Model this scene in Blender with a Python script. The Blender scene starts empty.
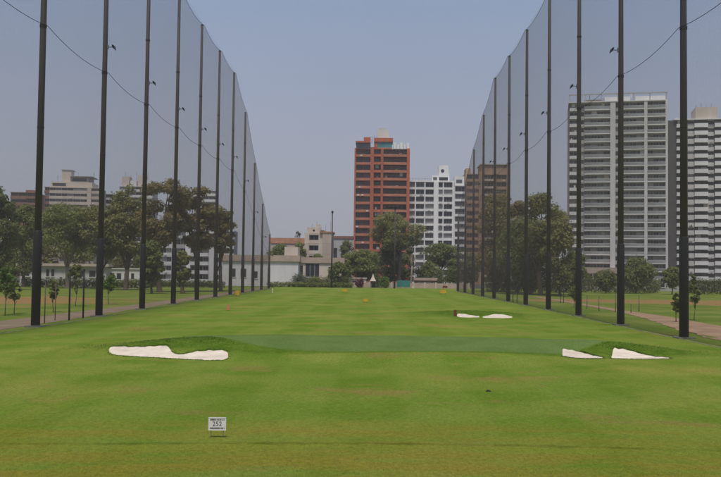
import bpy, bmesh, math, random
import numpy as np
from mathutils import Vector, Matrix

sc = bpy.context.scene
COL = sc.collection
R = math.radians

# ------------------------------------------------------------------ camera
FPX, PW, PH, CAMZ = 880.0, 721.0, 477.0, 4.5
YAW, PITCH, ROLL = -0.0084, 0.0386, 0.0124
_f = Vector((math.sin(YAW) * math.cos(PITCH), math.cos(YAW) * math.cos(PITCH), math.sin(PITCH)))
_r0 = Vector((math.cos(YAW), -math.sin(YAW), 0)); _u0 = _r0.cross(_f)
_r = _r0 * math.cos(ROLL) + _u0 * math.sin(ROLL)
_u = _u0 * math.cos(ROLL) - _r0 * math.sin(ROLL)
cam_d = bpy.data.cameras.new('camera'); cam = bpy.data.objects.new('camera', cam_d); COL.objects.link(cam)
cam_d.sensor_width = 36; cam_d.lens = FPX / PW * 36; cam_d.clip_end = 6000; cam_d.clip_start = 0.1
m3 = Matrix((_r, _u, -_f)).transposed()
cam.matrix_world = Matrix.Translation((0, 0, CAMZ)) @ m3.to_4x4()
sc.camera = cam

# ------------------------------------------------------------------ sky, sun, exposure
SUN_EL, SUN_AZ = 66.0, 186.0           # azimuth clockwise from +Y
world = bpy.data.worlds.new('World'); sc.world = world; world.use_nodes = True
wn, wl = world.node_tree.nodes, world.node_tree.links
wn.clear()
w_out = wn.new('ShaderNodeOutputWorld'); w_bg = wn.new('ShaderNodeBackground')
w_sky = wn.new('ShaderNodeTexSky'); w_sky.sky_type = 'NISHITA'; w_sky.sun_disc = False
w_sky.sun_elevation = R(SUN_EL); w_sky.sun_rotation = R(SUN_AZ)
w_sky.air_density = 1.3; w_sky.dust_density = 4.0; w_sky.ozone_density = 1.0
w_geo = wn.new('ShaderNodeTexCoord'); w_sep = wn.new('ShaderNodeSeparateXYZ')
w_ramp = wn.new('ShaderNodeValToRGB')
cr = w_ramp.color_ramp
cr.elements[0].position = 0.0; cr.elements[0].color = (5.1, 5.3, 6.0, 1)
cr.elements[1].position = 1.0; cr.elements[1].color = (3.6, 5.0, 7.6, 1)
e = cr.elements.new(0.16); e.color = (4.35, 4.75, 6.1, 1)
e = cr.elements.new(0.33); e.color = (3.25, 4.3, 6.35, 1)
w_mix = wn.new('ShaderNodeMix'); w_mix.data_type = 'RGBA'; w_mix.inputs[0].default_value = 0.85
# thin uneven overcast: a faint large noise
w_noise = wn.new('ShaderNodeTexNoise'); w_noise.inputs['Scale'].default_value = 2.2; w_noise.inputs['Detail'].default_value = 3
w_mr = wn.new('ShaderNodeMapRange'); w_mr.inputs[3].default_value = 0.91; w_mr.inputs[4].default_value = 1.09
w_mul = wn.new('ShaderNodeVectorMath'); w_mul.operation = 'SCALE'
wl.new(w_geo.outputs['Generated'], w_sep.inputs[0]); wl.new(w_sep.outputs['Z'], w_ramp.inputs[0])
wl.new(w_sky.outputs[0], w_mix.inputs[6]); wl.new(w_ramp.outputs[0], w_mix.inputs[7])
wl.new(w_geo.outputs['Generated'], w_noise.inputs['Vector']); wl.new(w_noise.outputs[0], w_mr.inputs[0])
wl.new(w_mix.outputs[2], w_mul.inputs[0]); wl.new(w_mr.outputs[0], w_mul.inputs['Scale'])
wl.new(w_mul.outputs[0], w_bg.inputs[0]); wl.new(w_bg.outputs[0], w_out.inputs[0])
w_bg.inputs[1].default_value = 0.085

sun_d = bpy.data.lights.new('sun', 'SUN'); sun = bpy.data.objects.new('sun', sun_d); COL.objects.link(sun)
sun_d.energy = 2.8; sun_d.angle = R(12); sun_d.color = (1.0, 0.95, 0.87)
sdir = Vector((math.sin(R(SUN_AZ)) * math.cos(R(SUN_EL)), math.cos(R(SUN_AZ)) * math.cos(R(SUN_EL)), math.sin(R(SUN_EL))))
sun.rotation_euler = sdir.to_track_quat('Z', 'Y').to_euler()
sun.location = (0, 0, 120)

vs = sc.view_settings
vs.view_transform = 'Standard'; vs.look = 'None'; vs.gamma = 1; vs.exposure = 0.0; vs.use_curve_mapping = False
sc.cycles.use_denoising = True
sc.cycles.volume_bounces = 0
sc.cycles.max_bounces = 6
sc.cycles.transparent_max_bounces = 16

# ------------------------------------------------------------------ picture geometry helpers (pixel -> place in metres)
def ray(px, py):
    return (_f + _r * ((px - PW / 2) / FPX) - _u * ((py - PH / 2) / FPX))
def at(px, py, Y):
    d = ray(px, py); t = Y / d.y
    return Vector((d.x * t, Y, CAMZ + d.z * t))
def xat(px, Y, py=280): return at(px, py, Y).x
def zat(px, py, Y): return at(px, py, Y).z

# ------------------------------------------------------------------ terrain height
def sstep(a, b, x):
    t = np.clip((x - a) / (b - a), 0, 1); return t * t * (3 - 2 * t)
def green_d(x, y):
    # 0 at the centre of the putting green, 1 at its rim (a lens with wavy rim)
    a = np.arctan2((y - 52.5) / 7.5, (x - 1.0) / 13.5)
    rr = np.hypot((x - 1.0) / 13.5, (y - 52.5) / 7.5)
    return rr / (1 + 0.06 * np.sin(2 * a + 0.6) + 0.05 * np.sin(3 * a) + 0.05 * np.sin(5 * a + 1.0))
def lens_d(x, y):
    u = (x - 1.8) / 13.2; c = 52.6 + 1.1 * np.sin(x * 0.36 + 0.6) + 1.0 * u * u
    half = 7.0 * np.clip(1 - u * u, 0.0, 1) ** 1.15 + 0.05
    return np.maximum(np.abs(y - c) / half, np.abs(u))
def gauss(x, y, cx, cy, sx, sy, rot=0.0):
    c, s = math.cos(rot), math.sin(rot)
    u = (x - cx) * c + (y - cy) * s; v = -(x - cx) * s + (y - cy) * c
    return np.exp(-(u / sx) ** 2 - (v / sy) ** 2)
def hgt(x, y):
    x = np.asarray(x, float); y = np.asarray(y, float)
    h = 0.42 * (1 - sstep(0.72, 1.35, green_d(x, y)))
    h = h + 0.27 * gauss(x, y, -9.6, 49.6, 6.0, 2.1, 0.05)
    h = h + 0.22 * gauss(x, y, 14.2, 52.2, 6.2, 2.3, -0.12)
    h = h - 0.16 * gauss(x, y, -10.0, 45.2, 4.4, 1.6)
    h = h - 0.14 * gauss(x, y, 12.8, 48.3, 4.0, 1.5)
    h = h + 0.55 * gauss(x, y, 11.5, 97.5, 7.0, 3.2)
    h = h - 0.15 * gauss(x, y, 12.0, 92.0, 5.0, 2.0)
    w = sstep(25, 20, np.abs(x)) * sstep(10, 18, y) * sstep(250, 225, y)
    h = h + w * (0.10 * np.sin(x * 0.21 + 1.3) * np.sin(y * 0.085 + 0.4) + 0.06 * np.sin(x * 0.11 - 0.9 + y * 0.05))
    # the strip outside the nets lies a little lower than the range
    h = h - 0.25 * sstep(25.9, 27.5, np.abs(x)) * sstep(265, 250, y)
    return h
def ground(px, py):
    d = ray(px, py); t0 = (CAMZ - 1.2) / -d.z; t1 = (CAMZ + 0.6) / -d.z
    ts = np.linspace(t0, t1, 400); below = CAMZ + d.z * ts < hgt(d.x * ts, d.y * ts)
    k = int(np.argmax(below)); a, b = ts[max(0, k - 1)], ts[k]
    tt = np.linspace(a, b, 60); bl = CAMZ + d.z * tt < hgt(d.x * tt, d.y * tt); t = tt[int(np.argmax(bl))]
    return Vector((d.x * t, d.y * t, float(hgt(d.x * t, d.y * t))))

# ------------------------------------------------------------------ materials
MATS = {}
def mat(name, col, rough=0.85, spec=0.3, noise=0.12, nscale=1.5, bump=0.0, bscale=8.0, metal=0.0, streak=0.0, coat=0.0):
    if name in MATS: return MATS[name]
    m = bpy.data.materials.new(name); m.use_nodes = True; n, l = m.node_tree.nodes, m.node_tree.links
    b = n['Principled BSDF']
    b.inputs['Roughness'].default_value = rough; b.inputs['Metallic'].default_value = metal
    b.inputs['Specular IOR Level'].default_value = spec
    tc = n.new('ShaderNodeTexCoord'); nz = n.new('ShaderNodeTexNoise')
    nz.inputs['Scale'].default_value = nscale; nz.inputs['Detail'].default_value = 5
    mp = n.new('ShaderNodeMapping')
    if streak: mp.inputs['Scale'].default_value = (1, 1, 1 - streak)
    l.new(tc.outputs['Object'], mp.inputs[0]); l.new(mp.outputs[0], nz.inputs['Vector'])
    mr = n.new('ShaderNodeMapRange'); mr.inputs[1].default_value = 0.25; mr.inputs[2].default_value = 0.75
    mr.inputs[3].default_value = 1 - noise; mr.inputs[4].default_value = 1 + noise
    l.new(nz.outputs[0], mr.inputs[0])
    oi = n.new('ShaderNodeObjectInfo'); mr2 = n.new('ShaderNodeMapRange')
    mr2.inputs[3].default_value = 1 - noise * 0.5; mr2.inputs[4].default_value = 1 + noise * 0.5
    l.new(oi.outputs['Random'], mr2.inputs[0])
    mu = n.new('ShaderNodeMath'); mu.operation = 'MULTIPLY'; l.new(mr.outputs[0], mu.inputs[0]); l.new(mr2.outputs[0], mu.inputs[1])
    sc_ = n.new('ShaderNodeVectorMath'); sc_.operation = 'SCALE'; sc_.inputs[0].default_value = col[:3]
    l.new(mu.outputs[0], sc_.inputs['Scale']); l.new(sc_.outputs[0], b.inputs['Base Color'])
    if bump:
        nb = n.new('ShaderNodeTexNoise'); nb.inputs['Scale'].default_value = bscale; nb.inputs['Detail'].default_value = 6
        l.new(tc.outputs['Object'], nb.inputs['Vector'])
        bp = n.new('ShaderNodeBump'); bp.inputs['Strength'].default_value = bump; bp.inputs['Distance'].default_value = 0.05
        l.new(nb.outputs[0], bp.inputs['Height']); l.new(bp.outputs[0], b.inputs['Normal'])
    MATS[name] = m; return m
def leaf_mat(name, c1, c2, scale=0.35, trans=0.42):
    if name in MATS: return MATS[name]
    m = bpy.data.materials.new(name); m.use_nodes = True; n, l = m.node_tree.nodes, m.node_tree.links
    n.clear(); o = n.new('ShaderNodeOutputMaterial')
    d = n.new('ShaderNodeBsdfPrincipled'); d.inputs['Roughness'].default_value = 0.65; d.inputs['Specular IOR Level'].default_value = 0.25
    t = n.new('ShaderNodeBsdfTranslucent'); mx = n.new('ShaderNodeMixShader'); mx.inputs[0].default_value = trans
    g = n.new('ShaderNodeNewGeometry'); tc = n.new('ShaderNodeTexCoord'); nz = n.new('ShaderNodeTexNoise')
    nz.inputs['Scale'].default_value = scale; nz.inputs['Detail'].default_value = 4
    l.new(tc.outputs['Object'], nz.inputs['Vector'])
    ad = n.new('ShaderNodeMath'); ad.operation = 'MULTIPLY_ADD'; ad.inputs[1].default_value = 0.45
    l.new(g.outputs['Random Per Island'], ad.inputs[0])
    mr = n.new('ShaderNodeMapRange'); mr.inputs[1].default_value = 0.3; mr.inputs[2].default_value = 0.7; mr.inputs[3].default_value = 0; mr.inputs[4].default_value = 0.6
    l.new(nz.outputs[0], mr.inputs[0]); l.new(mr.outputs[0], ad.inputs[2])
    mc = n.new('ShaderNodeMix'); mc.data_type = 'RGBA'; mc.inputs[6].default_value = (*c1, 1); mc.inputs[7].default_value = (*c2, 1)
    l.new(ad.outputs[0], mc.inputs[0])
    l.new(mc.outputs[2], d.inputs['Base Color']); l.new(mc.outputs[2], t.inputs['Color'])
    l.new(d.outputs[0], mx.inputs[1]); l.new(t.outputs[0], mx.inputs[2]); l.new(mx.outputs[0], o.inputs[0])
    MATS[name] = m; return m
def glass_mat(name, col, rough=0.12, spec=0.5):
    return mat(name, col, rough=rough, spec=spec, noise=0.35, nscale=0.25)

M_POLE = mat('pole_paint', (0.062, 0.052, 0.048), rough=0.6, noise=0.25, nscale=0.8, streak=0.7, bump=0.2)
M_SLEEVE = mat('pole_sleeve', (0.018, 0.018, 0.020), rough=0.55, noise=0.25, nscale=1.2, bump=0.2)
M_STEEL = mat('galvanised_steel', (0.22, 0.23, 0.25), rough=0.5, metal=0.5)
M_BLACK = mat('black_metal', (0.012, 0.012, 0.014), rough=0.5)
M_CORD = mat('net_cord', (0.125, 0.102, 0.085), rough=0.9, noise=0.1)
M_ROPE = mat('rope_dark', (0.02, 0.022, 0.03), rough=0.8)
M_KERB = mat('kerb_concrete', (0.22, 0.21, 0.10), noise=0.5, nscale=0.9, bump=0.4)
M_KERB2 = mat('footing_concrete', (0.20, 0.19, 0.16), noise=0.3, nscale=1.5, bump=0.4)
M_WHITE = mat('white_paint', (0.76, 0.735, 0.71), noise=0.10, nscale=0.35, streak=0.6)
M_HALL = mat('hall_plaster', (0.74, 0.69, 0.70), noise=0.16, nscale=0.25, streak=0.7)
M_WHITE2 = mat('white_plaster', (0.62, 0.595, 0.57), noise=0.12, nscale=0.3, streak=0.6)
M_GREYW = mat('grey_plaster', (0.44, 0.42, 0.40), noise=0.15, nscale=0.3, streak=0.6)
M_BEIGE = mat('beige_plaster', (0.46, 0.38, 0.31), noise=0.15, nscale=0.3, streak=0.6)
M_CREAM = mat('cream_plaster', (0.55, 0.47, 0.39), noise=0.15, nscale=0.3, streak=0.6)
M_PINK = mat('pink_beige_fascia', (0.43, 0.32, 0.26), noise=0.12, nscale=0.5)
M_ORANGE = mat('orange_brick', (0.41, 0.115, 0.058), noise=0.18, nscale=0.6, bump=0.2)
M_ORANGE2 = mat('pale_orange_slab', (0.42, 0.165, 0.10), noise=0.18, nscale=0.6)
M_DKRED = mat('dark_red_wall', (0.17, 0.055, 0.04), noise=0.2, nscale=0.5)
M_BROWN = mat('brown_facade', (0.40, 0.265, 0.17), noise=0.18, nscale=0.5)
M_BRICK = mat('dark_brick', (0.22, 0.115, 0.085), noise=0.25, nscale=0.6, bump=0.3)
M_TERRA = mat('terracotta_roof', (0.42, 0.20, 0.12), noise=0.2, nscale=0.7, bump=0.3)
M_DKGREY = mat('dark_grey_wall', (0.105, 0.098, 0.096), noise=0.15, nscale=0.4)
M_SOFFIT = mat('recess_wall', (0.24, 0.24, 0.25), noise=0.2, nscale=0.5)
M_BWALL = mat('browned_side_wall', (0.23, 0.165, 0.145), noise=0.15, nscale=0.3)
M_TRUNK = mat('bark', (0.115, 0.085, 0.062), noise=0.35, nscale=2.0, bump=0.6, bscale=5)
M_TRUNKP = mat('pale_bark', (0.24, 0.19, 0.15), noise=0.35, nscale=2.0, bump=0.5, bscale=5)
M_STAKE = mat('wood_stake', (0.13, 0.095, 0.07), noise=0.3)
M_YELLOW = mat('yellow_plastic', (0.62, 0.36, 0.02), rough=0.5, noise=0.1)
M_ORANGEP = mat('orange_plastic', (0.48, 0.24, 0.09), rough=0.5, noise=0.1)
M_PEG = mat('cream_peg', (0.62, 0.52, 0.38), rough=0.6)
M_RUST = mat('red_brown_wood', (0.17, 0.045, 0.028), rough=0.7, noise=0.2)
M_TEAL = mat('teal_sheet', (0.03, 0.19, 0.16), rough=0.6, noise=0.2)
M_SIGN = mat('sign_board', (0.72, 0.68, 0.66), rough=0.5, noise=0.05)
M_INK = mat('sign_ink', (0.05, 0.035, 0.04), rough=0.6)
G_DARK = glass_mat('glass_dark', (0.035, 0.038, 0.046))
G_MID = glass_mat('glass_mid', (0.10, 0.105, 0.115))
G_PALE = mat('curtained_glass', (0.30, 0.29, 0.28), rough=0.3, spec=0.5, noise=0.3, nscale=0.4)
G_GREEN = glass_mat('balcony_glass', (0.25, 0.25, 0.24), rough=0.2)
G_TEAL = glass_mat('teal_glass', (0.05, 0.20, 0.22), rough=0.15)
G_BROWN = glass_mat('glass_bronze', (0.075, 0.045, 0.040), rough=0.2)
L_DARK = leaf_mat('leaf_dark', (0.080, 0.104, 0.030), (0.235, 0.255, 0.075))
L_OLIVE = leaf_mat('leaf_olive', (0.130, 0.136, 0.040), (0.340, 0.325, 0.110))
L_MID = leaf_mat('leaf_mid', (0.115, 0.142, 0.036), (0.300, 0.315, 0.092))
L_BRIGHT = leaf_mat('leaf_bright', (0.085, 0.150, 0.025), (0.20, 0.29, 0.06))
L_BROWN = leaf_mat('leaf_brownish', (0.150, 0.128, 0.046), (0.360, 0.295, 0.120))
L_PALE = leaf_mat('leaf_pale', (0.10, 0.12, 0.07), (0.22, 0.24, 0.15))
L_GRASS = leaf_mat('leaf_grass', (0.070, 0.120, 0.014), (0.115, 0.185, 0.026), scale=0.8)
L_PURPLE = leaf_mat('leaf_flowers', (0.10, 0.03, 0.03), (0.24, 0.07, 0.07))

# ------------------------------------------------------------------ mesh helpers
class MB:
    def __init__(s): s.v = []; s.f = []; s.m = []; s.smooth = False
    def face(s, idx, m=0): s.f.append(idx); s.m.append(m)
    def box(s, x0, x1, y0, y1, z0, z1, m=0):
        b = len(s.v)
        s.v += [(x0, y0, z0), (x1, y0, z0), (x1, y1, z0), (x0, y1, z0), (x0, y0, z1), (x1, y0, z1), (x1, y1, z1), (x0, y1, z1)]
        for q in ((0, 3, 2, 1), (4, 5, 6, 7), (0, 1, 5, 4), (1, 2, 6, 5), (2, 3, 7, 6), (3, 0, 4, 7)):
            s.face([b + i for i in q], m)
        return s
    def tube(s, pts, rad, n=8, m=0, cap=True):
        pts = [Vector(p) for p in pts]; rings = []
        for i, p in enumerate(pts):
            t = (pts[min(i + 1, len(pts) - 1)] - pts[max(i - 1, 0)]).normalized()
            a = t.orthogonal().normalized() if abs(t.z) < 0.99 else Vector((1, 0, 0)); 
            if abs(t.z) > 0.5: a = Vector((1, 0, 0)); a = (a - t * a.dot(t)).normalized()
            b = t.cross(a); r = rad[i] if hasattr(rad, '__len__') else rad
            k = len(s.v)
            for j in range(n):
                w = 2 * math.pi * j / n
                s.v.append(tuple(p + (a * math.cos(w) + b * math.sin(w)) * r))
            rings.append(k)
        for i in range(len(rings) - 1):
            for j in range(n):
                s.face([rings[i] + j, rings[i] + (j + 1) % n, rings[i + 1] + (j + 1) % n, rings[i + 1] + j], m)
        if cap:
            s.face([rings[0] + j for j in reversed(range(n))], m); s.face([rings[-1] + j for j in range(n)], m)
        return s
    def prism(s, poly, y0, y1, m=0):
        # poly in (x, z), counter-clockwise seen from -y
        n = len(poly); b = len(s.v)
        s.v += [(x, y0, z) for x, z in poly] + [(x, y1, z) for x, z in poly]
        s.face([b + i for i in range(n)], m); s.face([b + n + i for i in reversed(range(n))], m)
        for i in range(n):
            j = (i + 1) % n; s.face([b + j, b + i, b + n + i, b + n + j], m)
        return s
    def mesh(s, name, mats, smooth=False):
        me = bpy.data.meshes.new(name); me.from_pydata([tuple(v) for v in s.v], [], s.f)
        for mt in mats: me.materials.append(mt)
        if len(mats) > 1: me.polygons.foreach_set('material_index', s.m)
        if smooth: me.polygons.foreach_set('use_smooth', [True] * len(s.f))
        me.update(); return me
def put(name, me, parent=None, loc=(0, 0, 0), rotz=0.0):
    o = bpy.data.objects.new(name, me); COL.objects.link(o); o.location = loc; o.rotation_euler = (0, 0, rotz)
    if parent: o.parent = parent
    return o
def build(name, mb, mats, parent=None, loc=(0, 0, 0), rotz=0.0, smooth=False):
    if not isinstance(mats, (list, tuple)): mats = [mats]
    return put(name, mb.mesh(name, mats, smooth), parent, loc, rotz)
def tag(o, label=None, cat=None, group=None, kind=None):
    if label: o['label'] = label
    if cat: o['category'] = cat
    if group: o['group'] = group
    if kind: o['kind'] = kind
    return o
def thing(name, label, cat, loc=(0, 0, 0), rotz=0.0, group=None):
    o = put(name, None, None, loc, rotz); return tag(o, label, cat, group)
CACHE = {}
def bmesh_box(w, d, h, mt, name):
    k = ('box', round(w, 3), round(d, 3), round(h, 3), mt.name)
    if k not in CACHE: CACHE[k] = MB().box(0, w, 0, d, 0, h).mesh(name, [mt])
    return CACHE[k]
def pbox(name, parent, x0, x1, y0, y1, z0, z1, mt):
    return put(name, bmesh_box(x1 - x0, y1 - y0, z1 - z0, mt, name), parent, (x0, y0, z0))

# ------------------------------------------------------------------ ground sheet
def build_ground():
    xs = np.unique(np.concatenate([[-1500, -900, -600, -400, -280, -200, -160], np.arange(-130, -36, 3.0), np.arange(-36, -17, .8), np.arange(-17, 20, .3),
                                   np.arange(20, 36, .8), np.arange(36, 131, 3.0), [160, 200, 280, 400, 600, 900, 1500]]))
    ys = np.unique(np.concatenate([[-120, -50, -10, 5], np.arange(12, 40, .6), np.arange(40, 62, .25), np.arange(62, 105, .7), np.arange(105, 270, 2.5),
                                   [290, 330, 400, 550, 800, 1150, 1500]]))
    X, Y = np.meshgrid(xs, ys); Z = hgt(X, Y)
    for b in BUNKERS:                                    # the earth under the sand lies deeper than the sand
        Z = Z - 0.20 * b['core'](X, Y)
    nx, ny = len(xs), len(ys)
    v = np.stack([X, Y, Z], -1).reshape(-1, 3)
    i = np.arange(nx * ny).reshape(ny, nx)
    f = np.stack([i[:-1, :-1], i[:-1, 1:], i[1:, 1:], i[1:, :-1]], -1).reshape(-1, 4)
    me = bpy.data.meshes.new('ground'); me.from_pydata(v.tolist(), [], f.tolist())
    me.polygons.foreach_set('use_smooth', [True] * len(f))
    gd = green_d(X, Y)
    zones = {
        'green': 1 - sstep(0.85, 1.10, lens_d(X, Y)),
        'rough': np.clip(gauss(X, Y, -8.6, 48.9, 7.5, 2.3, 0.05) + .8 * gauss(X, Y, -4.6, 46.6, 3.4, 1.1, -.1) + .8 * gauss(X, Y, 8.6, 47.6, 3.4, 1.1, .1) + gauss(X, Y, 13.2, 51.0, 8.0, 2.4, -0.10) + 0.9 * gauss(X, Y, 11.5, 96.0, 8.0, 4.0), 0, 1),
        'dry': np.clip(sstep(27, 20, Y) * 0.85 + 0.5 * gauss(X, Y, -4, 25.2, 30, 1.2), 0, 1),
        'outside': sstep(25.7, 26.6, np.abs(X)),
        'earth': np.clip(gauss(X, Y, 55, 165, 40, 14) + gauss(X, Y, -72, 130, 42, 26) + gauss(X, Y, -52, 88, 16, 10) * 0.6 + gauss(X, Y, 80, 150, 20, 18), 0, 1) * sstep(26.5, 31, np.abs(X)),
        'town': sstep(262, 275, Y),
    }
    for k, a in zones.items():
        at_ = me.attributes.new(k, 'FLOAT', 'POINT'); at_.data.foreach_set('value', a.reshape(-1).astype(np.float32))
    m = bpy.data.materials.new('turf'); m.use_nodes = True; n, l = m.node_tree.nodes, m.node_tree.links
    b = n['Principled BSDF']; b.inputs['Roughness'].default_value = 0.9; b.inputs['Specular IOR Level'].default_value = 0.0
    geo = n.new('ShaderNodeNewGeometry')
    def noise(scale, detail=5, sx=1, sy=1, rough=0.5, rot=0):
        mp = n.new('ShaderNodeMapping'); mp.inputs['Scale'].default_value = (sx, sy, 1); mp.inputs['Rotation'].default_value = (0, 0, rot)
        l.new(geo.outputs['Position'], mp.inputs[0])
        t = n.new('ShaderNodeTexNoise'); t.inputs['Scale'].default_value = scale; t.inputs['Detail'].default_value = detail; t.inputs['Roughness'].default_value = rough
        l.new(mp.outputs[0], t.inputs['Vector']); return t.outputs[0]
    def mrange(s, a, b_, c=0.0, d=1.0):
        r = n.new('ShaderNodeMapRange'); r.interpolation_type = 'SMOOTHSTEP'
        for k, val in zip((1, 2, 3, 4), (a, b_, c, d)): r.inputs[k].default_value = val
        l.new(s, r.inputs[0]); return r.outputs[0]
    def mth(op, a, b_):
        x = n.new('ShaderNodeMath'); x.operation = op
        for k, val in enumerate((a, b_)):
            if isinstance(val, (int, float)): x.inputs[k].default_value = val
            else: l.new(val, x.inputs[k])
        return x.outputs[0]
    def mixc(fac, a, b_):
        x = n.new('ShaderNodeMix'); x.data_type = 'RGBA'
        if isinstance(fac, (int, float)): x.inputs[0].default_value = fac
        else: l.new(fac, x.inputs[0])
        for k, val in ((6, a), (7, b_)):
            if isinstance(val, tuple): x.inputs[k].default_value = (*val, 1)
            else: l.new(val, x.inputs[k])
        return x.outputs[2]
    def attr(k):
        a = n.new('ShaderNodeAttribute'); a.attribute_name = k; return a.outputs['Fac']
    base = mixc(mrange(noise(0.35, 6, 1, 0.45), 0.35, 0.65), (0.124, 0.182, 0.022), (0.164, 0.212, 0.034))
    # mowing passes: broad soft stripes along and across the range
    wv = n.new('ShaderNodeTexWave'); wv.wave_type = 'BANDS'; wv.bands_direction = 'X'; wv.inputs['Scale'].default_value = 0.055
    wv.inputs['Distortion'].default_value = 1.2; wv.inputs['Detail'].default_value = 2
    mpw = n.new('ShaderNodeMapping'); mpw.inputs['Rotation'].default_value = (0, 0, 1.05); l.new(geo.outputs['Position'], mpw.inputs[0]); l.new(mpw.outputs[0], wv.inputs['Vector'])
    base = mixc(mth('MULTIPLY', mrange(wv.outputs[1], 0.3, 0.7), 0.45), base, (0.098, 0.175, 0.014))
    wv2 = n.new('ShaderNodeTexWave'); wv2.wave_type = 'BANDS'; wv2.bands_direction = 'X'; wv2.inputs['Scale'].default_value = 0.06; wv2.inputs['Distortion'].default_value = 0.8
    l.new(geo.outputs['Position'], wv2.inputs['Vector'])
    base = mixc(mth('MULTIPLY', mrange(wv2.outputs[1], 0.35, 0.65), 0.38), base, (0.180, 0.228, 0.040))
    spots = mth('MULTIPLY', mrange(noise(1.5, 3, 1, 1), 0.67, 0.73), 0.55)
    base = mixc(spots, base, (0.22, 0.17, 0.06))
    # straw patches, stretched across the view lines
    straw = mth('MULTIPLY', mrange(noise(0.10, 8, 1.0, 0.75, 0.66), 0.46, 0.70), 0.68)
    base = mixc(straw, base, (0.250, 0.240, 0.050))
    worn = mth('MULTIPLY', mrange(noise(0.17, 8, 0.9, 1.2, 0.68, 0.08), 0.54, 0.68), 0.70)
    base = mixc(worn, base, (0.245, 0.165, 0.055))
    dk = mth('MULTIPLY', mrange(noise(0.24, 8, 1.1, 0.7, 0.66), 0.50, 0.70), 0.42)
    base = mixc(dk, base, (0.084, 0.158, 0.012))
    dryf = mth('MULTIPLY', attr('dry'), mrange(noise(0.5, 6, 0.5, 2.0, 0.6), 0.28, 0.62))
    base = mixc(mth('MULTIPLY', dryf, 0.78), base, (0.235, 0.170, 0.026))
    outc = mixc(mrange(noise(0.12, 6), 0.35, 0.7), (0.125, 0.175, 0.026), (0.205, 0.225, 0.050))
    base = mixc(attr('outside'), base, outc)
    ef = mrange(mth('ADD', attr('earth'), mth('MULTIPLY', mth('SUBTRACT', noise(0.16, 7), 0.5), 1.3)), 0.42, 0.62)
    base = mixc(mth('MULTIPLY', ef, 0.85), base, (0.32, 0.175, 0.075))
    gcol = mixc(mrange(noise(0.5, 4, 1, 0.5), 0.35, 0.65), (0.108, 0.162, 0.042), (0.126, 0.180, 0.050))
    base = mixc(mrange(mth('ADD', attr('green'), mth('MULTIPLY', mth('SUBTRACT', noise(0.8, 3), 0.5), 0.10)), 0.42, 0.55), mixc(mth('MULTIPLY', mrange(attr('green'), 0.03, 0.35), 0.75), base, (0.068, 0.125, 0.012)), gcol)
    rcol = mixc(mrange(noise(1.6, 6), 0.35, 0.65), (0.072, 0.126, 0.012), (0.100, 0.156, 0.018))
    rf = mth('MULTIPLY', mrange(mth('ADD', attr('rough'), mth('MULTIPLY', mth('SUBTRACT', noise(0.6, 5), 0.5), 0.30)), 0.25, 0.80), mth('SUBTRACT', 1.0, attr('green')))
    base = mixc(rf, base, rcol)
    # the edge of the tee mowing: a thin dark line with a paler cut strip before it
    sp = n.new('ShaderNodeSeparateXYZ'); l.new(geo.outputs['Position'], sp.inputs[0])
    yy = mth('ADD', mth('ADD', sp.outputs['Y'], mth('MULTIPLY', sp.outputs['X'], 0.018)), mth('MULTIPLY', mth('SUBTRACT', noise(1.1, 8, 1, 1, 0.7), 0.5), 0.55))
    ed = mth('MULTIPLY', mrange(yy, 22.75, 22.9), mrange(yy, 23.18, 23.02)); lt = mth('MULTIPLY', mrange(yy, 21.9, 22.2), mrange(yy, 22.9, 22.7))
    base = mixc(mth('MULTIPLY', lt, mth('MULTIPLY', mrange(noise(0.4, 5), 0.35, 0.6), 0.55)), base, (0.175, 0.21, 0.025))
    base = mixc(mth('MULTIPLY', ed, mth('MULTIPLY', mrange(noise(0.6, 7, 1, 1, 0.7), 0.36, 0.66), 0.72)), base, (0.070, 0.100, 0.010))
    base = mixc(attr('town'), base, (0.10, 0.095, 0.09))
    fine = mrange(noise(9, 4, 1, 0.6, 0.7), 0.25, 0.75, 0.82, 1.18)
    fine2 = mrange(noise(40, 3, 1, 0.5, 0.7), 0.25, 0.75, 0.82, 1.18)
    s_ = n.new('ShaderNodeVectorMath'); s_.operation = 'SCALE'; l.new(base, s_.inputs[0]); l.new(mth('MULTIPLY', fine, fine2), s_.inputs['Scale'])
    l.new(s_.outputs[0], b.inputs['Base Color'])
    bp = n.new('ShaderNodeBump'); bp.inputs['Strength'].default_value = 0.8; bp.inputs['Distance'].default_value = 0.06
    l.new(noise(7, 8, 1, 0.7, 0.75), bp.inputs['Height']); l.new(bp.outputs[0], b.inputs['Normal'])
    me.materials.append(m); me.update()
    o = put('ground', me); tag(o, 'mown green driving range turf with dry patches', kind='structure'); return o

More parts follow.
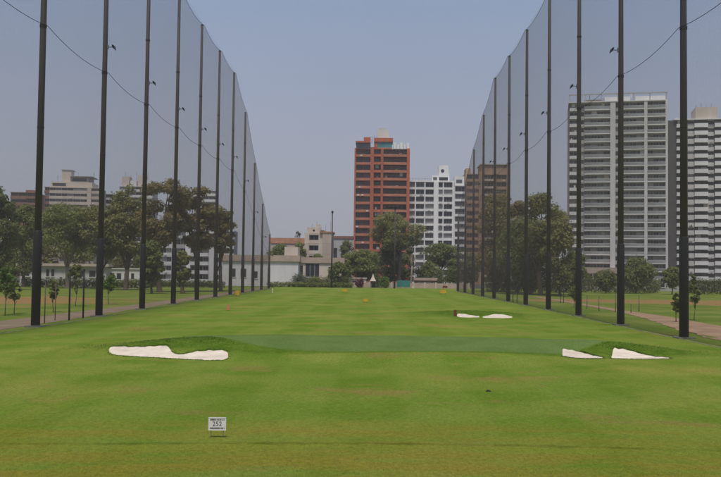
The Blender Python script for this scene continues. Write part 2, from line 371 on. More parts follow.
# bunkers: upper and lower edge of each sand face, in picture columns, dropped onto the terrain
def curve(pts, n):
    xs = np.linspace(pts[0][0], pts[-1][0], n); px = [p[0] for p in pts]; py = [p[1] for p in pts]
    return xs, np.interp(xs, px, py)
BUNKERS = []
def bunker_def(top, bot, n, label, amp=0.25):
    xs, t = curve(top, n); _, bo = curve(bot, n)
    rng = random.Random(int(xs[0]))
    T = [ground(x, y) for x, y in zip(xs, t)]; B = [ground(x, y) for x, y in zip(xs, bo)]
    T = np.array([(p.x, p.y) for p in T]); B = np.array([(p.x, p.y) for p in B])
    T += np.array([[0, 0.10 * math.sin(i * 0.9) + rng.uniform(-.05, .05)] for i in range(n)]) * (amp / 0.25) * 0.6
    jit = np.convolve(np.random.default_rng(n).normal(size=n + 2), [.25, .5, .25], 'valid') * 0.11 * (amp / 0.25); jit[:2] = 0; jit[-2:] = 0
    B[:, 1] -= np.abs(jit) * .5; T[:, 1] += jit * .5
    def inside(X, Y):
        lo = np.interp(X, B[:, 0], B[:, 1]); hi = np.interp(X, T[:, 0], T[:, 1])
        ok = (X > T[:, 0].min()) & (X < T[:, 0].max())
        return ok * np.clip((Y - lo) / 0.25, 0, 1) * np.clip((hi - Y) / 0.25, 0, 1)
    def core(X, Y):
        lo = np.interp(X, B[:, 0], B[:, 1]); hi = np.interp(X, T[:, 0], T[:, 1]); e = 0.3
        ok = (X > T[:, 0].min() + e) & (X < T[:, 0].max() - e)
        return ok * np.clip((Y - lo - e) / 0.3, 0, 1) * np.clip((hi - Y - e) / 0.3, 0, 1)
    BUNKERS.append(dict(T=T, B=B, inside=inside, core=core, label=label))
bunker_def([(108.5, 349.5), (110, 347.2), (116, 346.2), (130, 346.8), (145, 346.6), (158, 345.6), (166, 345.2), (169.5, 347.0), (169.8, 351.5), (175, 354.2), (184, 354.3), (192, 352.0), (202, 350.6), (214, 350.0), (222, 349.8), (227, 351.2), (229, 354.5)],
           [(108.5, 350.5), (111, 353.5), (118, 355.3), (140, 356.6), (165, 357.8), (190, 359.3), (210, 360.2), (222, 360.0), (227, 358.5), (229, 356)], 70,
           'large kidney shaped white sand bunker on the bank of the green nearer the white hall net')
bunker_def([(562, 350.5), (562.8, 348.5), (568, 349.0), (575, 350.3), (585, 353.0), (595, 356.0), (603, 357.6)],
           [(562, 353), (563, 356.2), (570, 357.6), (585, 358.6), (603, 358.4)], 36,
           'small wedge of white sand in the bank toward the orange path, the shorter of two')
bunker_def([(611, 357.5), (613.5, 354.5), (613.6, 350.0), (614.5, 347.6), (618, 348.2), (625, 349.0), (633, 351.2), (642, 354.0), (655, 356.8), (670, 357.9)],
           [(611, 358.2), (620, 358.7), (640, 359.0), (670, 358.7)], 44,
           'longer wedge of white sand in the bank toward the orange path, the longer of two')
bunker_def([(456.5, 315.5), (458, 313.6), (463, 313.6), (470, 315.0), (480, 316.4)],
           [(456.5, 316.2), (460, 317.2), (470, 317.5), (480, 317.2)], 24,
           'small far sand bunker beside a red brown marker')
bunker_def([(482, 317.0), (489, 315.2), (494, 314.0), (502, 314.2), (508, 315.4), (513, 317.0)],
           [(482, 317.6), (490, 318.0), (503, 318.2), (513, 317.6)], 24,
           'far low dome of white sand before dark rough grass')
M_SAND = mat('sand', (0.66, 0.555, 0.44), rough=0.95, spec=0.05, noise=0.16, nscale=1.6, bump=1.0, bscale=5)
build_ground()
for b in BUNKERS:
    nr = 17; mb = MB(); n = len(b['T'])
    for i in range(n):
        for j in range(nr):
            w = j / (nr - 1); p = b['B'][i] * (1 - w) + b['T'][i] * w
            ln = np.linalg.norm(b['T'][i] - b['B'][i])
            edge = min(w, 1 - w, i / (n - 1), 1 - i / (n - 1))
            z = float(hgt(p[0], p[1])) + 0.022 - 0.045 * (1 - float(sstep(0, .05, min(min(w, 1 - w), min(i, n - 1 - i) / (n - 1) * 4)))) - 0.07 * float(sstep(0.15, 0.45, edge)) * min(1, ln / 3.0) ** 2 
            mb.v.append((p[0], p[1], z))
    for i in range(n - 1):
        for j in range(nr - 1):
            k = i * nr + j; mb.face([k, k + nr, k + nr + 1, k + 1])
    o = build('sand_bunker', mb, M_SAND, smooth=True); tag(o, b['label'], 'bunker', 'sand bunkers'); o['kind'] = 'structure'

# dirt paths and pale edge kerbs outside the nets
M_DIRT = mat('dirt_path', (0.38, 0.245, 0.145), rough=0.95, spec=0.1, noise=0.22, nscale=0.35, bump=0.6, bscale=3)
M_DIRTL = mat('dusty_path', (0.27, 0.195, 0.125), rough=0.95, spec=0.1, noise=0.25, nscale=0.35, bump=0.6, bscale=3)
def strip(name, pts, mt, lift, label, seed=1):
    # pts: (y, x0, x1)
    rng = random.Random(seed); mb = MB(); ys = [p[0] for p in pts]; n = 90
    for i in range(n):
        y = ys[0] + (ys[-1] - ys[0]) * (i / (n - 1)) ** 1.3
        a = np.interp(y, ys, [p[1] for p in pts]); c = np.interp(y, ys, [p[2] for p in pts])
        wv = 0.05 * abs(c - a)
        a += rng.uniform(-wv, wv); c += rng.uniform(-wv, wv)
        for k in range(5):
            x = a + (c - a) * k / 4; mb.v.append((x, y, float(hgt(x, y)) + lift))
    for i in range(n - 1):
        for k in range(4):
            q = i * 5 + k; mb.face([q, q + 1, q + 6, q + 5])
    o = build(name, mb, mt, smooth=True); return tag(o, label, kind='structure')
strip('dirt_path', [(40, -33.5, -28.0), (75, -33.0, -28.0), (120, -31.5, -27.9), (250, -30.6, -27.8)], M_DIRTL, 0.02, 'dusty brown path running along the white hall net', 3)
strip('dirt_path', [(52, 25.2, 32), (66, 24.9, 31.0), (78, 27.5, 33.5), (95, 30.5, 34.8), (108, 32.2, 35.4), (118, 33.2, 35.2), (150, 34.5, 36.0), (190, 35.5, 37.2)], M_DIRT, 0.03, 'orange dirt path curving away from the net under the balcony tower', 4)
for sx, xe in ((-1, -25.15), (1, 22.75)):
    mb = MB()
    ys = np.linspace(35, 236, 60)
    for y in ys:
        for dx, dz in ((-.13, -.1), (-.11, .014), (.11, .014), (.13, -.1)):
            mb.v.append((xe + dx + 0.04 * math.sin(y * 0.4), y, float(hgt(xe, y)) + dz))
    for i in range(len(ys) - 1):
        for k in range(3):
            q = i * 4 + k; mb.face([q, q + 4, q + 5, q + 1])
    o = build('edge_kerb', mb, M_KERB); tag(o, 'pale concrete edging along the %s net' % ('white hall side' if sx < 0 else 'orange path side'), kind='structure')

# ------------------------------------------------------------------ net poles
ORD = ['', 'first', 'second', 'third', 'fourth', 'fifth', 'sixth', 'seventh', 'eighth', 'ninth', 'tenth', 'eleventh']
SP = 16.15
LX, LY0, RX, RY0 = -25.71, 68.27, 23.27, 64.97
LH = [42, 42, 42, 42, 41.9, 42, 41.9, 37.3, 28.7, 20.8, 14.0]
RH = [41, 41, 41, 41, 40.7, 40.8, 40.7, 36.7, 31.9, 25.8, 19.0]
def pole(x, y, H, side, label, group):
    z0 = float(hgt(x, y))
    t = thing('net_pole', label, 'pole', (x, y, z0), 0, group)
    k = ('pole', H)
    if k not in CACHE:
        hs = min(7.4, H * 0.4)
        CACHE[k] = (MB().tube([(0, 0, hs), (0, 0, H * .5), (0, 0, H)], [.265, .245, .19], 14).mesh('shaft', [M_POLE], True),
                    MB().tube([(0, 0, -.5), (0, 0, hs - .05), (0, 0, hs + .06)], [.345, .335, .27], 14).mesh('base_sleeve', [M_SLEEVE], False),
                    MB().tube([(0, 0, H), (0, 0, H + .05), (0, 0, H + .16)], [.22, .22, .08], 12).mesh('top_cap', [M_SLEEVE], True))
        for p in CACHE[k][1].polygons: p.use_smooth = len(p.vertices) == 4
    for nm, me in zip(('shaft', 'base_sleeve', 'top_cap'), CACHE[k]): put(nm, me, t)
    if ('clamp', 0) not in CACHE:
        CACHE[('clamp', 0)] = MB().tube([(0, 0, -.12), (0, 0, .12)], .272, 14).mesh('cable_clamp', [M_SLEEVE])
        mb = MB().box(0, .45, -.035, .035, -.035, .035).box(-.0, .12, -.1, .1, -.2, .2)
        CACHE[('arm', 0)] = mb.mesh('floodlight_arm', [M_STEEL])
        # small floodlight: tapered housing with a rim, tilted down to the range
        mb = MB(); c = []
        for yy, w, h in ((-.16, .34, .24), (-.12, .34, .24), (.06, .28, .19), (.16, .18, .12)):
            c.append([(-w, yy, -h), (w, yy, -h), (w, yy, h), (-w, yy, h)])
        a = R(35)
        for ring in c:
            for (px, py, pz) in ring: mb.v.append((py * math.cos(a) * -1 + pz * math.sin(a) * -0.3 + .62, px, pz * math.cos(a) + py * math.sin(a)))
        mb.face([0, 1, 2, 3]); mb.face([15, 14, 13, 12])
        for i in range(3):
            for j in range(4): mb.face([i * 4 + j, i * 4 + 4 + j, i * 4 + 4 + (j + 1) % 4, i * 4 + (j + 1) % 4])
        CACHE[('lamp', 0)] = mb.mesh('floodlight', [M_BLACK])
    if ('foot', 0) not in CACHE:
        CACHE[('foot', 0)] = MB().box(-.62, .62, -.62, .62, -.4, .09).mesh('footing', [M_KERB2])
        CACHE[('flange', 0)] = MB().tube([(0, 0, -.05), (0, 0, .05)], .268, 14).mesh('joint_flange', [M_SLEEVE])
    put('footing', CACHE[('foot', 0)], t)
    for zz in (15.5, 31.0):
        if zz < H - 3: put('joint_flange', CACHE[('flange', 0)], t, (0, 0, zz))
    rz = 0 if side < 0 else math.pi
    zl = min(26.2, H * 0.62); put('cable_clamp', CACHE[('clamp', 0)], t, (0, 0, min(23.6, H * .56)))
    a = put('floodlight_arm', CACHE[('arm', 0)], t, (.2 if side < 0 else -.2, 0, zl), rz)
    put('floodlight', CACHE[('lamp', 0)], a)
    return t
for i, H in enumerate(LH):
    pole(LX, LY0 + SP * i, H, -1, ('tall' if H > 40 else 'shorter') + ' dark steel net pole with floodlight, %s from the white hall end' % ORD[len(LH) - i], 'net poles along the dusty path' if H > 40 else 'short end poles near the white hall')
for i, H in enumerate(RH):
    pole(RX, RY0 + SP * i, H, 1, ('tall' if H > 40 else 'shorter') + ' dark steel net pole with floodlight, %s from the brown tower end' % ORD[len(RH) - i], 'net poles along the orange path' if H > 40 else 'short end poles near the brown tower')

# ------------------------------------------------------------------ nets: real cords, one panel per bay
def net_panel(Ha, Hb, sag, name):
    k = ('net', Ha, Hb)
    if k in CACHE: return CACHE[k]
    V, F = [], []
    sv, shz, t = 0.085, 0.085, 0.0037
    L = SP
    topz = lambda u: Ha + (Hb - Ha) * u - sag * 4 * u * (1 - u)
    rng = np.random.default_rng(int(Ha * 10 + Hb))
    def bar(p, q, a, b):
        k0 = len(V); p = np.array(p); q = np.array(q)
        for e_ in (p, q):
            for sa, sb in ((-1, -1), (1, -1), (1, 1), (-1, 1)): V.append(tuple(e_ + a * sa + b * sb))
        for j in range(4): F.append((k0 + j, k0 + (j + 1) % 4, k0 + 4 + (j + 1) % 4, k0 + 4 + j))
    ax, ay, az = np.array([t / 2, 0, 0]), np.array([0, t / 2, 0]), np.array([0, 0, t / 2])
    bow = lambda z, u: 0.25 * math.sin(math.pi * u) * math.sin(math.pi * min(1, z / 40.0))
    for y in np.arange(0.02, L, sv):
        u = y / L; zt = topz(u)
        bar((0, y, 0.02), (0, y, zt), ax, ay)
    mx = max(Ha, Hb)
    for z in np.arange(0.05, mx, shz):
        ok = [u for u in np.linspace(0, 1, 41) if topz(u) >= z]
        if len(ok) < 2: continue
        bar((0, ok[0] * L, z), (0, ok[-1] * L, z), ax, az)
    me = bpy.data.meshes.new(name); me.from_pydata(V, [], F); me.materials.append(M_CORD); me.update()
    CACHE[k] = me; return me
def rope_mesh(pts, r, mt, name): return MB().tube(pts, r, 6, cap=False).mesh(name, [mt])
for side, X, Y0, HS, sl in ((-1, LX, LY0, LH, 'left'), (1, RX, RY0, RH, 'right')):
    ox = 0.34 * (1 if side < 0 else -1)      # the net hangs on the range side of its poles
    t = thing('safety_net', 'high fine dark safety net hung from the poles beside the %s' % ('dusty path' if side < 0 else 'orange dirt path'), 'net', (X + ox, Y0, float(hgt(X, Y0))))
    hs = [HS[0]] + HS
    for i in range(len(hs) - 1):
        y0 = (i - 1) * SP
        put('net_panel', net_panel(hs[i], hs[i + 1], 0.7, 'net_panel'), t, (0, y0, 0))
        pts = [(0, y0 + SP * u, hs[i] + (hs[i + 1] - hs[i]) * u - 0.7 * 4 * u * (1 - u)) for u in np.linspace(0, 1, 13)]
        put('head_rope', rope_mesh(pts, .022, M_ROPE, 'head_rope'), t)
        za, zb = min(23.6, hs[i] * .56), min(23.6, hs[i + 1] * .56)
        pts = [(0.03 * (1 if side < 0 else -1), y0 + SP * u, za + (zb - za) * u - 0.55 * 4 * u * (1 - u)) for u in np.linspace(0, 1, 13)]
        put('middle_cable', rope_mesh(pts, .021, M_ROPE, 'middle_cable'), t)

# ------------------------------------------------------------------ facades
WIN = {}
def window_mesh(w, h, nsplit, gl, fr):
    k = (round(w, 2), round(h, 2), nsplit, gl.name, fr.name)
    if k not in WIN:
        mb = MB(); t = 0.07
        mb.box(0, w, 0.05, 0.09, 0, h, 0)
        mb.box(0, w, 0, 0.05, 0, t, 1); mb.box(0, w, 0, 0.05, h - t, h, 1)
        for i in range(nsplit + 1):
            x = (w - t) * i / nsplit; mb.box(x, x + t, 0, 0.047, t, h - t, 1)
        WIN[k] = mb.mesh('window', [gl, fr])
    return WIN[k]
def tower(name, label, cat, px0, px1, topy, Y, rotz, depth, cols, fh, body, slabm, frame, glasses, nf=None, rec=0.7, group=None, seed=1, zbase=0.0, clutter=0):
    """cols: (px_a, px_b, type, options) in picture columns at distance Y; local x along the front, y away from the camera."""
    rng = random.Random(seed)
    pm = (px0 + px1) / 2; x0, x1 = xat(px0, Y), xat(px1, Y); W = x1 - x0; H = zat(pm, topy, Y)
    t = thing(name, label, cat, (x0, Y, 0), rotz, group)
    nf = nf or int(H / fh); fh = (H - zbase) / nf
    pbox('wall', t, 0.01, W - 0.01, rec + 0.11, depth, 0, H, body)
    for (a, b, ty, o) in cols:
        xa, xb = (a - px0) / (px1 - px0) * W, (b - px0) / (px1 - px0) * W
        mt = o.get('m', slabm); lo, hi = o.get('lo', 0), o.get('hi', nf)
        if ty == 'pier':
            pbox('pier', t, xa, xb, -o.get('proud', .3), rec + 0.1, 0, zbase + hi * fh + o.get('up', 0), mt); continue
        for fl in range(lo, hi):
            z = zbase + fl * fh
            sill = o.get('sill', 0.9); head = o.get('head', 0.35)
            proud = o.get('proud', 0.0)
            if ty == 'solid':
                pbox('wall_panel', t, xa, xb, -proud, rec + .1, z + 0.01, z + fh - .02, mt); continue
            ns = o.get('n', 1); gap = o.get('gap', 0.12)
            if ty == 'win':
                pbox('spandrel', t, xa, xb, -proud, rec + 0.1, z, z + sill, mt)
                if head > 0.02: pbox('lintel', t, xa, xb, -proud + .03, rec + 0.1, z + fh - head, z + fh - .003, o.get('hm', mt))
            elif ty == 'balc':
                pj = o.get('pj', 1.3)
                pbox('floor_slab', t, xa, xb, -pj, rec + 0.1, z, z + .28, slabm)
                pm_ = o.get('pm', slabm); ph = o.get('ph', 1.0)
                pbox('balcony_front', t, xa + .03, xb - .03, -pj + .02, -pj + .10, z + .283, z + .28 + ph, pm_)
                if o.get('rail'): pbox('balcony_rail', t, xa, xb, -pj - .01, -pj + .12, z + .283 + ph, z + .36 + ph, slabm)
                sill = .3; 
                if head > 0.02: pbox('lintel', t, xa, xb, 0.15, rec + 0.1, z + fh - head, z + fh - .003, o.get('hm', mt))
            w = (xb - xa - gap * (ns + 1)) / ns
            for k in range(ns):
                g = rng.choices(glasses, weights=o.get('gw', [4, 3, 2][:len(glasses)]))[0]
                if o.get('g'): g = o['g']
                put('window', window_mesh(w, fh - sill - head - .01, o.get('mull', 2), g, frame), t, (xa + gap + k * (w + gap), rec + .01, z + sill))
    if clutter:
        spots = [(a, b, ty, o) for (a, b, ty, o) in cols if ty in ('win', 'balc')]
        for q in range(clutter):
            a, b, ty, o = rng.choice(spots); xa, xb = (a - px0) / (px1 - px0) * W, (b - px0) / (px1 - px0) * W
            fl = rng.randrange(1, min(nf, o.get('hi', nf))); z = zbase + fl * fh; x = rng.uniform(xa + .3, max(xa + .35, xb - 1.2))
            if ty == 'win': pbox('air_conditioner', t, x, x + .85, -.42, -max(0, o.get('proud', 0)) - .003, z + .15, z + .72, M_WHITE2)
            else:
                k = rng.random()
                if k < .45: pbox('balcony_cupboard', t, x, x + rng.choice((.6, .9, 1.2)), -.25, .35, z + .284, z + rng.choice((1.2, 1.7, 2.1)), rng.choice((M_WHITE2, M_BEIGE, M_DKGREY, M_BRICK)))
                elif k < .75: pbox('balcony_blind', t, x, x + rng.choice((1.2, 1.9)), -.12, -.06, z + fh - 1.5, z + fh - .01, rng.choice((M_CREAM, M_GREYW, M_WHITE2)))
                else: pbox('planter', t, x, x + 1.1, -.5, -.2, z + .284, z + 1.5, L_DARK)
    return t, W, H, fh
def side_windows(t, x, depth, H, fh, mt_g, mt_f, n, sign, rows=None, skip=0):
    # windows on a side wall; x is the wall's local x, sign its outward direction
    for fl in range(skip, int(H / fh) - 1):
        for k in range(n):
            o = put('side_window', window_mesh(1.5, 1.4, 2, mt_g, mt_f), t, (x + sign * .06, 3 + (depth - 5) * (k + .5) / n + (.75 if sign < 0 else -.75), fl * fh + 1.0), -sign * math.pi / -2 if False else (math.pi / 2 if sign > 0 else -math.pi / 2))

# --- pale balcony tower behind the right net
cols = [(568, 569, 'pier', dict(m=M_BWALL, proud=.05, up=0)),
        (569, 577, 'balc', dict(pj=.7, pm=M_WHITE2, n=1, mull=2, ph=.85, m=M_GREYW)),
        (577, 583.5, 'win', dict(m=M_GREYW, n=1, sill=1.0, proud=-.3)),
        (583.5, 608.5, 'balc', dict(pj=1.3, pm=G_GREEN, n=4, mull=2, rail=1, m=M_GREYW, head=.25)),
        (608.5, 613.5, 'pier', dict(m=M_WHITE2, proud=1.0)),
        (613.5, 620, 'win', dict(m=M_GREYW, n=1, sill=1.0)),
        (620, 641, 'balc', dict(pj=1.3, pm=G_GREEN, n=3, mull=2, rail=1, m=M_GREYW, head=.25)),
        (641, 644, 'pier', dict(m=M_WHITE2, proud=1.0)),
        (644, 661, 'balc', dict(pj=1.3, pm=G_GREEN, n=3, mull=2, rail=1, m=M_GREYW, head=.25)),
        (661, 663, 'pier', dict(m=M_WHITE2, proud=1.35))]
t, W, H, fh = tower('balcony_tower', 'tall pale grey apartment tower with long glass fronted balconies and open roof frame', 'building', 568, 663, 104, 330, R(-11.5), 15, cols, 3.0,
                    M_BWALL, M_WHITE, M_GREYW, [G_DARK, G_MID, G_PALE], seed=5, clutter=46)
side_windows(t, 0, 15, H, fh, G_DARK, M_GREYW, 2, -1)
# roof frame: posts, a long top beam and set-back white walls
for x in np.linspace(0.3, W - .6, 7): pbox('roof_post', t, x, x + .3, -.9, -.6, H + .01, H + 2.8, M_GREYW)
pbox('roof_beam', t, 0, W, -1.0, -.5, H + 2.803, H + 3.2, M_GREYW)
pbox('roof_slab', t, 0, W, -1.2, 14.9, H, H + .3, M_WHITE)
pbox('penthouse_wall', t, 6, 12.5, 3, 12, H + .303, H + 1.7, M_BWALL); pbox('penthouse_wall', t, 13.2, 22.5, 2, 12, H + .303, H + 2.4, M_WHITE)
pbox('penthouse_wall', t, 24.3, 35, 2, 12, H + .303, H + 2.4, M_WHITE)
build('roof_pipe', MB().tube([(8, 6, H + 1.7), (8, 6, H + 4.6)], .12, 6), M_STEEL, t); build('roof_pipe', MB().tube([(23.2, 6, H + 2.4), (23.2, 6, H + 4.3)], .3, 6), M_WHITE2, t)
# podium with a pink beige canopy
pod = thing('entrance_pavilion', 'pink beige flat roofed entrance pavilion below the balcony tower', 'building', (xat(583, 318), 318, 0))
pw = xat(621, 318) - xat(583, 318)
pbox('canopy', pod, 0, pw, 0, 9, 5.2, 7.4, M_PINK); pbox('back_wall', pod, .3, pw - .3, 3, 8.8, 0, 5.197, M_DKGREY)
for k in range(5): pbox('column', pod, .4 + k * (pw - 1.2) / 4, .8 + k * (pw - 1.2) / 4, .4, .8, 0, 5.197, M_WHITE2)
pbox('front_wall', pod, .2, pw - .2, -.6, -.3, 0, 2.3, M_CREAM)

# --- banded tower at the right edge of the view
cols = [(668, 676, 'pier', dict(m=M_DKGREY, proud=.0)),
        (676, 682.5, 'balc', dict(pj=1.0, pm=M_WHITE, n=1, gw=[7, 2, 1], mull=2, ph=1.15, m=M_DKGREY)),
        (682.5, 687, 'pier', dict(m=M_DKGREY, proud=.2)),
        (687, 693, 'win', dict(m=M_WHITE2, n=1, gw=[7, 2, 1], sill=1.6)),
        (693, 706, 'balc', dict(pj=1.1, pm=M_WHITE, n=2, gw=[7, 2, 1], mull=3, ph=1.3, m=M_DKGREY)),
        (706, 712, 'win', dict(m=M_WHITE2, n=1, gw=[7, 2, 1], sill=1.2, proud=-.3)),
        (712, 728, 'balc', dict(pj=1.1, pm=M_WHITE, n=2, gw=[7, 2, 1], mull=3, ph=1.3, m=M_DKGREY)),
        (728, 736, 'win', dict(m=M_WHITE2, n=1, gw=[7, 2, 1], sill=1.2))]
t, W, H, fh = tower('banded_tower', 'high white banded apartment tower with a dark grey flank', 'building', 668, 736, 121, 350, R(-11), 20, cols, 3.0,
                    M_DKGREY, M_WHITE, M_DKGREY, [G_DARK, G_MID, G_PALE], seed=8, clutter=30)
pbox('roof_slab', t, 2, W, -1, 19.9, H, H + .4, M_WHITE)
px_ = W / 68
pbox('roof_room', t, 27 * px_, 48 * px_, 1, 12, H + .403, H + 5.2, M_CREAM)
pbox('roof_room', t, 8 * px_, 12 * px_, 4, 9, H + .403, H + 1.6, M_WHITE2)
for k in range(4): build('antenna', MB().tube([(28 * px_ + k * 1.9, 2, H + 5.2), (28 * px_ + k * 1.9, 2, H + 6.4 + .5 * (k % 2))], .06, 5), M_STEEL, t)
side_windows(t, 0, 20, H, fh, G_DARK, M_GREYW, 1, -1)
# --- narrow dark block between the two
t, W, H, fh = tower('narrow_block', 'narrow dark apartment block squeezed between the balcony tower and the banded tower', 'building', 660, 673, 181, 395, R(-8), 14,
      [(660, 664, 'balc', dict(pj=.8, pm=M_BEIGE, n=1, m=M_DKGREY, g=G_DARK)), (664, 668, 'win', dict(m=M_DKGREY, n=1, g=G_DARK)), (668, 673, 'balc', dict(pj=.8, pm=M_GREYW, n=1, m=M_DKGREY, g=G_DARK))],
      3.0, M_DKGREY, M_GREYW, M_DKGREY, [G_DARK], seed=4)
pbox('roof_room', t, 1, 3.4, 3, 8, H + .003, H + 2.2, M_GREYW)

# --- orange brick tower
cols = [(353, 354.6, 'pier', dict(m=M_ORANGE, proud=.4, up=.2)),
        (354.6, 369, 'win', dict(m=M_ORANGE2, n=2, mull=3, sill=.95, head=.25, hm=M_DKRED, hi=17)),
        (369, 372.5, 'pier', dict(m=M_ORANGE, proud=1.3, up=.6)),
        (372.5, 379.5, 'balc', dict(pj=.9, pm=M_ORANGE, n=1, mull=3, ph=.75, m=M_DKRED, hi=17)),
        (379.5, 382, 'pier', dict(m=M_ORANGE, proud=.6, hi=17)),
        (382, 405.5, 'balc', dict(pj=.9, pm=M_ORANGE2, n=4, mull=2, ph=.75, m=M_DKRED, hi=17)),
        (405.5, 408.5, 'pier', dict(m=M_ORANGE, proud=1.0, up=0.2))]
t, W, H, fh = tower('orange_tower', 'orange red brick apartment tower with dark window bands and white roof room', 'building', 353, 408.5, 149, 365, R(0), 18, cols, 3.2,
                    M_DKRED, M_ORANGE2, M_DKRED, [G_BROWN, G_DARK], nf=17, seed=3, clutter=34)
p = W / 55.5
pbox('penthouse_glass', t, 1.5 * p, 16 * p, .4, 8, H + .003, H + 2.6, G_DARK); pbox('penthouse_roof', t, 1 * p, 16 * p, .1, 8.2, H + 2.603, H + 3.3, M_ORANGE)
pbox('penthouse_glass', t, 23 * p, 37.5 * p, .2, 8, H + .6, H + 3.0, G_TEAL); pbox('penthouse_roof', t, 19.6 * p, 38.5 * p, -.3, 9, H + 3.003, H + 4.6, M_ORANGE)
pbox('penthouse_wall', t, 19.6 * p, 23 * p, .1, 8, H + .003, H + 3.0, M_ORANGE); pbox('penthouse_wall', t, 23 * p, 37.5 * p, 0, .19, H + .003, H + .6, M_ORANGE2)
for k in range(5): pbox('terrace_panel', t, (39 + k * 3.3) * p, (41.6 + k * 3.3) * p, -.4, 3, H + .003, H + (1.9 if k % 2 else 2.7), M_WHITE)
pbox('roof_room', t, 22.5 * p, 34 * p, 3, 10, H + 4.603, H + 8.4, M_WHITE2); pbox('roof_room', t, 24 * p, 31 * p, 4, 9, H + 8.403, H + 9.4, M_GREYW)
pbox('roof_room', t, 9 * p, 16 * p, 3, 8, H + 3.303, H + 5.3, M_ORANGE)
for k in range(6): build('antenna', MB().tube([((17 + k * 1.3) * p, 5, H + 3.0), ((17 + k * 1.3) * p, 5, H + 5.2 + .7 * (k % 3))], .06, 5), M_STEEL, t)

# --- white gridded tower
cols = []
for a, b in ((406, 414.5), (414.5, 424), (424, 433.5)): cols.append((a + .55, b - .55, 'win', dict(m=M_WHITE, n=1, mull=2, sill=.85, head=.12, proud=.0, g=None)))
for a in (405, 414, 423.5): cols.append((a, a + 1.1, 'pier', dict(m=M_WHITE, proud=.25)))
cols += [(433, 437.6, 'pier', dict(m=M_WHITE, proud=.6)), (437.6, 442, 'win', dict(m=M_WHITE, n=1, mull=1, sill=.85, head=.12)),
         (442, 443, 'pier', dict(m=M_WHITE, proud=.25)), (443, 451.6, 'win', dict(m=M_WHITE, n=1, mull=3, sill=.85, head=.12)), (451.6, 453, 'pier', dict(m=M_WHITE, proud=.6))]
t, W, H, fh = tower('white_tower', 'white concrete apartment tower with a grid of square dark windows', 'building', 405, 453, 182, 372, 0, 17, cols, 3.05,
                    M_GREYW, M_WHITE, M_GREYW, [G_DARK, G_MID, G_PALE], seed=11, clutter=30)
p = W / 48
pbox('roof_slab', t, -.1, W + .1, -.4, 16.9, H, H + .5, M_WHITE)
rr = MB(); ring = [(26.5 * p, H + .5), (44 * p, H + .5), (44 * p, H + 3.0), (42.5 * p, H + 7.4), (33.5 * p, H + 7.4), (33 * p, H + 3.0), (26.5 * p, H + 3.0)]
build('roof_room', MB().prism(ring, 2, 10), M_WHITE, t)
build('round_opening', MB().tube([(37 * p, 1.96, H + 5.0), (37 * p, 1.999, H + 5.0)], .75, 14), G_DARK, t)
pbox('roof_window', t, 33.5 * p, 42.5 * p, 1.9, 1.997, H + .9, H + 2.3, G_DARK); pbox('roof_window', t, 27.5 * p, 31.5 * p, 1.9, 1.997, H + 1.0, H + 2.3, G_MID)
for k in range(9): build('rail_post', MB().tube([((1 + k * 3) * p, .2, H + .5), ((1 + k * 3) * p, .2, H + 1.5)], .05, 5), M_STEEL, t)
pbox('rail', t, .5, 26 * p, .15, .25, H + 1.45, H + 1.52, M_STEEL)
cols = [(453.0, 454.3, 'pier', dict(m=M_WHITE, proud=.1)), (454.3, 464.2, 'win', dict(m=M_WHITE, n=1, mull=3, sill=.85, head=.12)), (464.2, 465.6, 'pier', dict(m=M_WHITE, proud=.4))]
t, W, H, fh = tower('white_tower_wing', 'lower white wing with one column of wide windows joined to the white gridded tower', 'building', 453, 465.6, 186, 373.5, 0, 14, cols, 3.05,
                    M_GREYW, M_WHITE, M_GREYW, [G_DARK, G_MID, G_PALE], seed=12)
pbox('roof_slab', t, .1, W - .1, -.2, 13.9, H, H + .4, M_WHITE); pbox('roof_room', t, .5, W - .7, 2, 9, H + .403, H + 4.4, M_WHITE2)
pbox('roof_window', t, 1.2, W - 1.6, 1.9, 1.997, H + 1.4, H + 2.9, G_MID)

# --- brown tower behind the right net
cols = [(464, 466, 'pier', dict(m=M_BROWN, proud=.4)), (466, 478, 'win', dict(m=M_BROWN, n=2, mull=2, sill=1.0, head=.3)), (478, 481, 'pier', dict(m=M_BROWN, proud=.9, up=1)),
        (481, 493, 'balc', dict(pj=.9, pm=M_BEIGE, n=2, mull=2, ph=.7, m=M_BROWN)), (493, 495.5, 'pier', dict(m=M_BROWN, proud=.8)),
        (495.5, 506, 'win', dict(m=M_BROWN, n=2, mull=2, sill=1.0, head=.3)), (506, 509, 'pier', dict(m=M_BROWN, proud=.6))]
t, W, H, fh = tower('brown_tower', 'brown apartment tower with beige bands beside the white gridded tower, veiled by net', 'building', 464, 509, 174, 392, 0, 18, cols, 3.1,
                    M_BROWN, M_BEIGE, M_BROWN, [G_BROWN, G_DARK, G_PALE], seed=13, clutter=16)
p = W / 45
pbox('penthouse_wall', t, 17 * p, 43 * p, 1, 14, H + .003, H + 4.2, M_BROWN); pbox('penthouse_wall', t, 1.5 * p, 6 * p, 1, 9, H + .003, H + 2.6, M_BROWN)
pbox('roof_slab', t, 16 * p, 44 * p, .4, 14.5, H + 4.203, H + 4.6, M_BEIGE)

